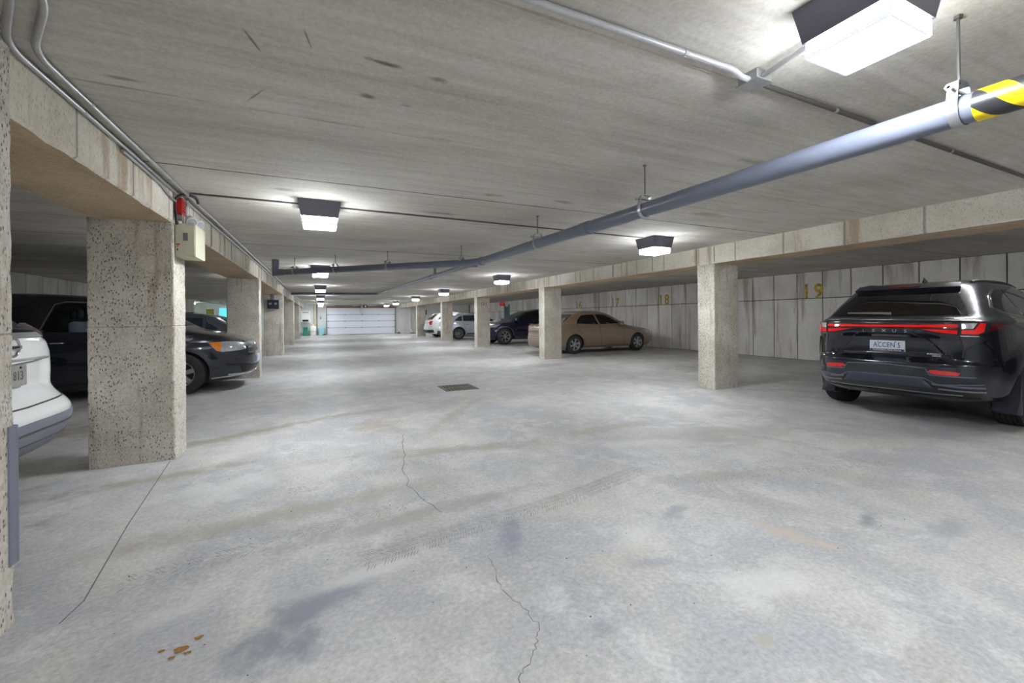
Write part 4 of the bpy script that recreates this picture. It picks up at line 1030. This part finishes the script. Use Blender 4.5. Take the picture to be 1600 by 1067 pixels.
for sd in (-1, 1): lex.strip('roof_rail', 'top', [(-1.45, sd * .50), (-1.2, sd * .515), (-.2, sd * .53), (.0, sd * .53)], .025, M_BLACK, .018)
lex.wheels((-1.345, 1.345), .37, .915, .235, (10, .06, 1.1), M_ALLOYD)

# ---- gold sedan, side view, nose to the right wall
ss = Car('sedan_car', 'gold beige sedan seen from the side behind the second right column', None, [
    (.17, 2.15, -2.20, .76, 3.4, 3.6), (.24, 2.32, -2.36, .83, 3, 3.4), (.40, 2.42, -2.43, .86, 2.9, 3.3), (.52, 2.43, -2.43, .868, 2.9, 3.3), (.60, 2.40, -2.41, .868, 2.9, 3.4), (.70, 2.32, -2.39, .862, 3, 3.6),
    (.77, 2.12, -2.39, .855, 3.2, 3.7), (.83, 1.80, -2.38, .845, 3.4, 3.8), (.89, 1.42, -2.37, .832, 3.6, 3.8), (.935, 1.14, -2.34, .82, 4, 3.8), (.965, 1.03, -2.28, .808, 4.2, 3.8), (.99, .97, -2.05, .80, 4.4, 4), (1.01, .93, -1.90, .79, 4.4, 4.2),
    (1.05, .84, -1.80, .765, 4.5, 4.4), (1.18, .57, -1.57, .71, 4.5, 4.4), (1.30, .30, -1.33, .66, 4.4, 4.3), (1.37, .08, -1.15, .615, 4, 4), (1.41, -.12, -.95, .555, 3.4, 3.4), (1.43, -.28, -.75, .45, 3, 3), (1.44, -.42, -.55, .22, 2.5, 2.5)],
    P_GOLD, (8.98, 12.6), 2.0, lambda v: flare(v, (-1.38, 1.34), .31, .35, .02, .68), arch=[(-1.38, .31, .345, .26, .86), (1.34, .31, .345, .26, .86)])
def sedan_parts(c, gl, tail, handle_m, front=True):
    for sd, sv in ((-1, 'right'), (1, 'left')):
        def Q(l): return [(sd * a, b) for a, b in l]
        c.patch('door_window', sv, [(-1.26, 1.0), (-1.20, 1.12), (-1.0, 1.27), (-.50, 1.30), (-.38, .97)], gl, .003, .01)
        c.patch('door_window', sv, [(-.30, .97), (-.42, 1.305), (-.05, 1.275), (.25, 1.16), (.56, .99)], gl, .003, .01)
        c.strip('window_divider', sv, [(-1.08, 1.0), (-1.10, 1.2)], .02, M_BLACK, .007)
        c.strip('door_seam', sv, [(-1.28, .99), (-1.20, .80), (-1.02, .55), (-.98, .22)], .008, M_BLACK, .0015)
        c.strip('door_seam', sv, [(-.34, .96), (-.30, .22)], .008, M_BLACK, .0015)
        c.strip('door_seam', sv, [(.62, .95), (.72, .60), (.70, .22)], .008, M_BLACK, .0015)
        c.strip('side_moulding', sv, [(-1.0, .46), (.9, .46)], .045, c.body.data.materials[0], .012)
        c.strip('sill_seam', sv, [(-.98, .24), (.9, .24)], .008, M_BLACK, .0015)
        c.handle(sv, -1.10, .90, handle_m); c.handle(sv, -.12, .885, handle_m)
        c.mirror(.52, .80, .99, c.body.data.materials[0], sd)
        c.patch('tail_lamp', 'rear', Q([(.44, .70), (.78, .70), (.78, .91), (.52, .93)]), tail, .006, .02, res=.03)
        c.patch('side_lamp', sv, [(-2.26, .71), (-2.14, .75), (-2.12, .90), (-2.24, .91)], tail, .005, .02, res=.03)
        c.patch('headlamp', 'front', Q([(.40, .60), (.78, .62), (.80, .74), (.50, .70)]), M_LENS, .006, .02, res=.03)
    c.patch('rear_window', 'rear', [(-.66, 1.06), (.66, 1.06), (.56, 1.31), (-.56, 1.31)], gl, .003, .01)
    c.patch('windscreen', 'front', [(-.68, 1.02), (.68, 1.02), (.56, 1.32), (-.56, 1.32)], gl, .003, .01)
    c.strip('trunk_seam', 'rear', [(-.60, .93), (-.54, .66), (.54, .66), (.60, .93)], .008, M_BLACK, .0015)
    c.strip('bumper_seam', 'rear', [(-.78, .58), (.78, .58)], .010, M_BLACK, .0015)
    c.patch('grille', 'front', [(-.36, .60), (.36, .60), (.40, .69), (-.40, .69)], M_BLACK, .004, .02)
sedan_parts(ss, M_GLASS, M_TAIL, M_CHROME)
ss.wheels((-1.38, 1.34), .31, .85, .2, (6, .15, 1.2), M_ALLOY, rim_f=.64)

# ---- dark minivan facing the aisle, left
van_keys = [(.17, 2.27, -2.25, .82, 3.2, 4), (.22, 2.41, -2.38, .90, 3, 4), (.32, 2.50, -2.42, .94, 2.6, 4), (.45, 2.53, -2.43, .955, 2.5, 4), (.58, 2.53, -2.43, .965, 2.5, 4), (.68, 2.51, -2.42, .965, 2.6, 4), (.78, 2.46, -2.40, .96, 2.8, 4.2),
    (.84, 2.40, -2.40, .955, 2.8, 4.2), (.89, 2.29, -2.40, .95, 3.1, 4.2), (.94, 2.18, -2.40, .94, 3.1, 4.2), (.985, 1.98, -2.39, .93, 3.5, 4.4), (1.02, 1.80, -2.38, .92, 3.8, 4.5), (1.05, 1.66, -2.37, .91, 4, 4.5), (1.09, 1.55, -2.36, .895, 4.2, 4.6),
    (1.25, 1.27, -2.30, .855, 4.4, 5), (1.42, .95, -2.22, .80, 4.5, 5), (1.54, .66, -2.13, .755, 4.3, 5), (1.60, .42, -2.02, .71, 4, 4.6), (1.635, .15, -1.85, .63, 3.4, 4), (1.655, -.2, -1.5, .45, 3, 3), (1.66, -.5, -1.0, .2, 2.5, 2.5)]
wcut = [(-.05, 1.06), (-.09, 1.10), (.02, 1.47), (.12, 1.50), (.58, 1.49), (.90, 1.30), (1.18, 1.08), (1.16, 1.05)]
van = Car('minivan_car', 'dark charcoal minivan facing the aisle behind the nearest left column', None, van_keys, P_VAN, (-3.64, 9.36), 0.0,
          lambda v: flare(v, (-1.54, 1.54), .33, .42, .028, .78), arch=[(-1.54, .34, .395, .28, .95), (1.54, .34, .395, .28, .95)],
          cuts=[(wcut, -1.2, 1.2), ([(-.1, .82), (1.2, .82), (1.12, 1.06), (.6, 1.45), (0, 1.45), (-.1, 1.06)], -.80, .80)], nside=56, nend=40, step=.025)
for sd, sv in ((-1, 'right'), (1, 'left')):
    def Q(l): return [(sd * a, b) for a, b in l]
    van.patch('door_window', sv, wcut, M_CLEAR, -.004, .004)
    van.strip('window_surround', sv, [(-.07, 1.07), (-.11, 1.10), (.01, 1.48), (.12, 1.515), (.58, 1.505), (.92, 1.31), (1.21, 1.06)], .014, M_CHROME, .006)
    van.patch('sliding_window', sv, [(-1.35, 1.10), (-.25, 1.09), (-.20, 1.50), (-1.35, 1.52)], M_GLASS, .003, .01)
    van.patch('quarter_window', sv, [(-2.2, 1.15), (-1.45, 1.11), (-1.45, 1.52), (-2.05, 1.48)], M_GLASS, .003, .01)
    van.strip('door_seam', sv, [(-.15, 1.55), (-.18, .9), (-.14, .25)], .010, M_BLACK, .0015)
    van.strip('door_seam', sv, [(1.14, 1.02), (1.12, .60), (1.05, .25)], .008, M_BLACK, .0015)
    van.strip('side_moulding', sv, [(-1.1, .48), (1.05, .48)], .03, P_VAN, .010)
    van.strip('sill_seam', sv, [(-1.1, .27), (1.1, .27)], .03, M_BLACK, .003)
    van.handle(sv, .10, .90, M_CHROME, .15); van.handle(sv, -.38, .92, P_VAN, .22)
    van.mirror(1.0, .93, 1.08, P_VAN, sd)
    hl = van.patch('headlamp', sv, [(1.90, .84), (1.95, .80), (2.02, .70), (2.10, .675), (2.36, .69), (2.37, .76), (2.30, .835), (2.16, .85)], M_LENS, .006, .02, res=.025)
    van.patch('amber_lens', sv, [(1.91, .838), (1.96, .79), (2.02, .705), (2.07, .69), (2.09, .76), (2.07, .842)], M_AMBER, .011, .01, parent=hl, res=.025)
    van.patch('headlamp', 'front', Q([(.52, .70), (.78, .69), (.82, .80), (.62, .83), (.50, .80)]), M_LENS, .008, .02, res=.025)
    van.strip('hood_seam', sv, [(1.5, 1.02), (1.9, .955), (2.2, .885), (2.32, .86)], .010, M_BLACK, .002)
    van.strip('bumper_trim', sv, [(1.95, .235), (2.2, .245), (2.38, .26)], .018, M_CHROME, .006)
    van.strip('arch_lip', sv, [(1.54 + .405 * math.cos(a * PI / 24), .34 + .405 * math.sin(a * PI / 24)) for a in range(0, 25)], .022, P_VAN, .012)
    van.strip('fog_trim', 'front', Q([(.45, .42), (.72, .45)]), .03, M_BLACK, .006)
    # seat seen through the front window
    s_ = MB().box(.05, .22, sd * .35 - .24, sd * .35 + .24, .70, 1.22, ch=.06).build('front_seat', M_SEATL, van.root, smooth=60)
    MB().box(.03, .13, sd * .35 - .13, sd * .35 + .13, 1.25, 1.42, ch=.04).tube([(.09, sd * .35 - .05, 1.2), (.08, sd * .35 - .05, 1.27)], .008, 6).tube([(.09, sd * .35 + .05, 1.2), (.08, sd * .35 + .05, 1.27)], .008, 6).build('head_rest', M_BLACK, s_, smooth=60)
    MB().box(.1, .55, sd * .35 - .24, sd * .35 + .24, .826, .93, ch=.03).build('seat_cushion', M_SEATL, s_, smooth=60)
gr = van.patch('grille', 'front', [(-.48, .62), (.48, .62), (.50, .80), (.46, .84), (-.46, .84), (-.50, .80)], M_BLACK, .006, .02)
van.strip('grille_bar', 'front', [(-.48, .73), (.48, .73)], .035, M_CHROME, .022, parent=gr)
van.strip('grille_bar', 'front', [(0, .63), (0, .83)], .04, M_CHROME, .022, parent=gr)
van.strip('grille_bar', 'front', [(-.49, .635), (.49, .635)], .03, M_CHROME, .02, parent=gr)
van.strip('grille_bar', 'front', [(-.47, .832), (.47, .832)], .022, M_CHROME, .02, parent=gr)
van.patch('lower_intake', 'front', [(-.55, .30), (.55, .30), (.60, .42), (-.60, .42)], M_BLACK, .004, .02)
van.strip('bumper_trim', 'front', [(-.7, .275), (.7, .275)], .02, M_CHROME, .010)
van.patch('licence_plate', 'front', [(-.16, .44), (.16, .44), (.16, .57), (-.16, .57)], M_PLATE, .02, .02)
van.patch('windscreen', 'front', [(-.74, 1.12), (.74, 1.12), (.64, 1.56), (-.64, 1.56)], M_GLASSG, .003, .01)
van.wheels((-1.54, 1.54), .34, .935, .215, (6, .16, 1.1), M_ALLOY, rim_f=.62)

# ---- white crossover, rear corner at the left edge
def rog_disp(v):
    v = flare(v, (-1.36, 1.36), .36, .42, .02, .70)
    if v.x < -2.0:
        pass
        wz = sm(.74, .80, v.z) * (1 - sm(.95, .98, v.z)); v = Vector((v.x + .035 * wz * (1 - sm(.38, .52, abs(v.y))), v.y, v.z))
    return v
rog = Car('crossover_car', 'white crossover rear end with grey lower bumper at the left edge', None, [
    (.28, 2.1, -2.06, .76, 3.4, 3.4), (.35, 2.22, -2.20, .84, 3, 3), (.43, 2.28, -2.27, .875, 3, 2.9), (.52, 2.30, -2.31, .885, 3, 2.8), (.60, 2.30, -2.315, .885, 3, 2.8), (.655, 2.28, -2.28, .875, 3, 2.9), (.70, 2.25, -2.235, .855, 3, 3), (.78, 2.22, -2.20, .835, 3, 3), (.88, 2.16, -2.205, .82, 3, 3),
    (.98, 2.0, -2.205, .805, 3.2, 3), (1.04, 1.6, -2.195, .79, 3.5, 3), (1.08, 1.25, -2.18, .78, 4, 3), (1.12, 1.05, -2.14, .77, 4, 3.1), (1.17, .95, -2.07, .755, 4.2, 3.3), (1.25, .82, -1.96, .73, 4.5, 3.5), (1.40, .58, -1.80, .68, 4.5, 3.8), (1.52, .30, -1.62, .64, 4.4, 4), (1.58, 0, -1.45, .59, 4, 4), (1.63, -.3, -1.2, .48, 3, 3), (1.65, -.6, -.9, .22, 2.5, 2.5)],
    P_WHITE, (-4.0, 3.76), 180.0, rog_disp, arch=[(-1.36, .36, .40, .3, .88), (1.36, .36, .40, .3, .88)], nend=50, step=.022)
rog.patch('rear_window', 'rear', [(-.56, 1.13), (.56, 1.13), (.60, 1.22), (.52, 1.48), (-.52, 1.48), (-.60, 1.22)], M_GLASS, .003, .01)
rog.strip('glass_rim', 'rear', [(-.60, 1.125), (.60, 1.125)], .03, plain('grey_rim', rgb(120, 122, 128), .3), .010)
rog.strip('rear_wiper', 'rear', [(-.05, 1.16), (-.42, 1.15)], .015, M_BLACK, .025)
for sd, sv in ((-1, 'right'), (1, 'left')):
    def Q(l): return [(sd * a, b) for a, b in l]
    lp = rog.patch('tail_lamp', 'rear', Q([(.40, 1.19), (.58, 1.19), (.73, 1.10), (.74, 1.0), (.69, .985), (.65, 1.07), (.56, 1.14)]), plain('lamp_smoke' + sv, rgb(110, 92, 104), .15, .2, coat=1), .030, .03, res=.025)
    rog.patch('clear_lens', 'rear', Q([(.64, 1.13), (.725, 1.09), (.73, 1.01), (.695, 1.0), (.675, 1.07)]), plain('lens_pink' + sv, rgb(216, 200, 208), .12, .1, coat=1), .042, .015, parent=lp, res=.02)
    rog.patch('side_lamp', sv, [(-1.98, 1.03), (-1.75, 1.12), (-1.80, 1.19), (-1.96, 1.15)], M_TAILD, .006, .01, res=.03)
    rog.patch('door_window', sv, [(-1.0, 1.16), (.75, 1.12), (.3, 1.45), (-.95, 1.46)], M_GLASS, .003, .01)
    rog.strip('seam', 'rear', Q([(.0, .665), (.5, .675), (.70, .70), (.80, .73)]), .008, M_BLACK, .0015)
    rog.strip('tailgate_fold', 'rear', Q([(.0, .935), (.30, .945), (.46, .965)]), .012, M_STEEL, .004)
rog.patch('lower_bumper', 'rear', [(-.86, .60), (-.5, .575), (.5, .575), (.86, .60), (.85, .48), (.78, .36), (.6, .325), (-.6, .325), (-.78, .36), (-.85, .48)], M_TRIMG, .008, .02, res=.04)
rog.strip('bumper_groove', 'rear', [(-.80, .535), (-.5, .51), (.5, .51), (.80, .535)], .012, M_CONDD, .010)
rog.strip('bumper_groove', 'rear', [(-.80, .45), (-.5, .43), (.5, .43), (.80, .45)], .008, M_CONDD, .010)
h, _ = rog.sure('rear', 0, 1.05, 0, 1.0)
n = 28; ring = MB()
E_c = Vector((h.x - .018, 0, 1.055))
for R_, r_ in ((.058, .008),):
    P_ = [E_c + Vector((0, R_ * math.cos(2 * PI * k / n), R_ * math.sin(2 * PI * k / n))) for k in range(n + 1)]
    ring.tube(P_, r_, 8, caps=False)
em = ring.build('badge_ring', M_CHROME, rog.root, smooth=60)
MB().box(E_c.x - .008, E_c.x + .006, -.075, .075, 1.043, 1.067, ch=.003).build('badge_bar', M_CHROME, em)
text_obj('badge_text', 'NISSAN', .022, M_INK, em, frame((E_c.x - .0092, 0, 1.055), (0, -1, 0), (0, 0, 1)), extrude=.0006, sx=1.3)
h, _ = rog.sure('rear', 0, .87, 0, .9)
pl = MB().box(h.x - .03, h.x + .02, -.16, .16, .80, .935, ch=.004).build('licence_plate', M_PLATED, rog.root)
text_obj('plate_text', '813', .085, M_FADE, pl, frame((h.x - .0312, -.07, .865), (0, -1, 0), (0, 0, 1)), extrude=.0006, sx=.8)
for q in (-.09, .09): MB().tube([(h.x - .036, q, .92), (h.x - .03, q, .92)], .007, 8).build('plate_screw', M_BLACK, pl)
rog.wheels((-1.36, 1.36), .36, .87, .22, (5, .16, 1.1), M_ALLOY)

# ---- generic crossover / hatch used for the cars further back
def suv_keys(L_f, L_r, wd, ht, low=.22):
    k = ht / 1.64
    return [(low, L_f - .25, -L_r + .25, wd - .16, 3.4, 3.6), (low + .08, L_f - .10, -L_r + .10, wd - .06, 3, 3.3), (.45, L_f, -L_r, wd - .02, 3, 3.2), (.60, L_f, -L_r, wd, 3, 3.2), (.78 * k, L_f - .05, -L_r + .06, wd - .005, 3, 3.4), (.90 * k, L_f - .16, -L_r + .08, wd - .02, 3.1, 3.4),
            (.97 * k, L_f - .40, -L_r + .09, wd - .03, 3.3, 3.4), (1.02 * k, L_f - .78, -L_r + .10, wd - .045, 3.6, 3.5), (1.06 * k, L_f - 1.08, -L_r + .13, wd - .06, 4, 3.6), (1.10 * k, L_f - 1.25, -L_r + .18, wd - .08, 4.2, 3.8), (1.25 * k, L_f - 1.55, -L_r + .34, wd - .15, 4.5, 4.2),
            (1.42 * k, L_f - 1.92, -L_r + .55, wd - .23, 4.5, 4.4), (1.53 * k, L_f - 2.22, -L_r + .75, wd - .29, 4.2, 4.2), (1.59 * k, L_f - 2.55, -L_r + 1.05, wd - .36, 3.6, 3.6), (1.625 * k, L_f - 2.75, -L_r + 1.4, wd - .50, 3, 3), (1.64 * k, L_f - 2.9, -L_r + 1.65, .2, 2.5, 2.5)]
def suv(name, label, m, loc, hd, L_f, L_r, wd, ht, ax, r, gl, tail, style, rim_m, cladding=None):
    k = ht / 1.64
    c = Car(name, label, None, suv_keys(L_f, L_r, wd, ht), m, loc, hd, lambda v: flare(v, ax, r, r + .06, .025, wd - .2), arch=[(a, r, r + .045, .28, wd) for a in ax], nside=44, nend=30, step=.03)
    for sd, sv in ((-1, 'right'), (1, 'left')):
        def Q(l): return [(sd * a, b) for a, b in l]
        fb = L_f - 1.42
        c.patch('quarter_window', sv, [(-L_r + .62, 1.16 * k), (-1.12, 1.13 * k), (-1.10, 1.45 * k), (-L_r + .92, 1.40 * k)], gl, .003, .01)
        c.patch('door_window', sv, [(-1.06, 1.13 * k), (-.12, 1.12 * k), (-.12, 1.49 * k), (-1.04, 1.47 * k)], gl, .003, .01)
        c.patch('door_window', sv, [(-.05, 1.12 * k), (fb, 1.11 * k), (fb - .25, 1.28 * k), (fb - .55, 1.45 * k), (-.05, 1.49 * k)], gl, .003, .01)
        c.strip('door_seam', sv, [(-.08, 1.1 * k), (-.08, .38)], .01, M_BLACK, .0015)
        c.strip('door_seam', sv, [(-1.08, 1.1 * k), (-1.0, .7), (-.9, .38)], .01, M_BLACK, .0015)
        c.strip('sill_trim', sv, [(ax[0] + .48, .33), (ax[1] - .48, .33)], .06, cladding or M_BLACK, .006)
        for a in ax:
            c.strip('arch_lip', sv, [(a + (r + .06) * math.cos(t * PI / 20), r + (r + .06) * math.sin(t * PI / 20)) for t in range(21)], .04, cladding or m, .012)
        c.handle(sv, -.85, .93 * k, M_CHROME); c.handle(sv, .05, .93 * k, M_CHROME)
        c.mirror(fb - .12, wd - .12, 1.11 * k, m, sd)
        c.patch('tail_lamp', 'rear', Q([(.46, .86 * k), (wd - .15, .80 * k), (wd - .15, 1.03 * k), (.54, 1.0 * k)]), tail, .008, .02, res=.03)
        c.patch('side_lamp', sv, [(-L_r + .14, .86 * k), (-L_r + .24, .90 * k), (-L_r + .34, 1.05 * k), (-L_r + .16, 1.05 * k)], tail, .006, .02, res=.03)
        c.patch('headlamp', 'front', Q([(.45, .78 * k), (wd - .12, .80 * k), (wd - .10, .92 * k), (.50, .88 * k)]), M_LENS, .008, .02, res=.03)
        c.patch('headlamp', sv, [(L_f - .50, .90 * k), (L_f - .24, .80 * k), (L_f - .24, .89 * k), (L_f - .42, .92 * k)], M_LENS, .006, .02, res=.03)
    c.patch('rear_window', 'rear', [(-wd + .24, 1.14 * k), (wd - .24, 1.14 * k), (wd - .36, 1.46 * k), (-wd + .36, 1.46 * k)], gl, .003, .01)
    c.patch('windscreen', 'front', [(-wd + .22, 1.14 * k), (wd - .22, 1.14 * k), (wd - .36, 1.52 * k), (-wd + .36, 1.52 * k)], M_GLASSG, .003, .01)
    c.patch('licence_plate', 'rear', [(-.15, .74 * k), (.15, .74 * k), (.15, .87 * k), (-.15, .87 * k)], M_PLATE, .01, .02)
    c.patch('lower_bumper', 'rear', [(-wd + .12, .32), (wd - .12, .32), (wd - .10, .50), (-wd + .10, .50)], cladding or M_BLACK, .006, .02)
    c.patch('grille', 'front', [(-.42, .62), (.42, .62), (.44, .82 * k), (-.44, .82 * k)], M_BLACK, .008, .02)
    c.patch('lower_intake', 'front', [(-.6, .34), (.6, .34), (.62, .48), (-.62, .48)], M_BLACK, .006, .02)
    c.strip('tailgate_seam', 'rear', [(-.70, 1.0 * k), (-.62, .66), (.62, .66), (.70, 1.0 * k)], .01, M_BLACK, .0015)
    c.wheels(ax, r, wd - .015, .225, style, rim_m)
    return c
suv('crossover_car', 'dark navy crossover facing the aisle between the second and third right columns', P_NAVY, (8.95, 18.25), 180.0, 2.28, 2.25, .92, 1.62, (-1.34, 1.36), .37, M_GLASS, M_TAIL, (7, .07, 1.3), M_ALLOY, plain('grey_cladding', rgb(70, 72, 86), .5))
suv('crossover_car', 'pale silver crossover with its rear to the aisle beyond the third right column', P_SILW, (8.42, 23.6), 0.0, 2.35, 2.2, .92, 1.52, (-1.34, 1.38), .345, M_GLASSG, M_TAIL, (10, .05, 1.4), M_ALLOY)
suv('crossover_car', 'white crossover with red tail lamps parked furthest along the right side', P_WHITE, (8.35, 26.6), 0.0, 2.35, 2.3, .92, 1.64, (-1.34, 1.38), .35, M_GLASS, M_TAIL, (5, .14, 1.1), M_ALLOY)
suv('hatchback_car', 'grey hatchback seen over the minivan bonnet, nose to the left wall', P_GREY, (-3.55, 12.55), 180.0, 2.1, 2.0, .87, 1.42, (-1.25, 1.28), .31, M_GLASSG, M_TAIL, (6, .12, 1.1), M_ALLOY)
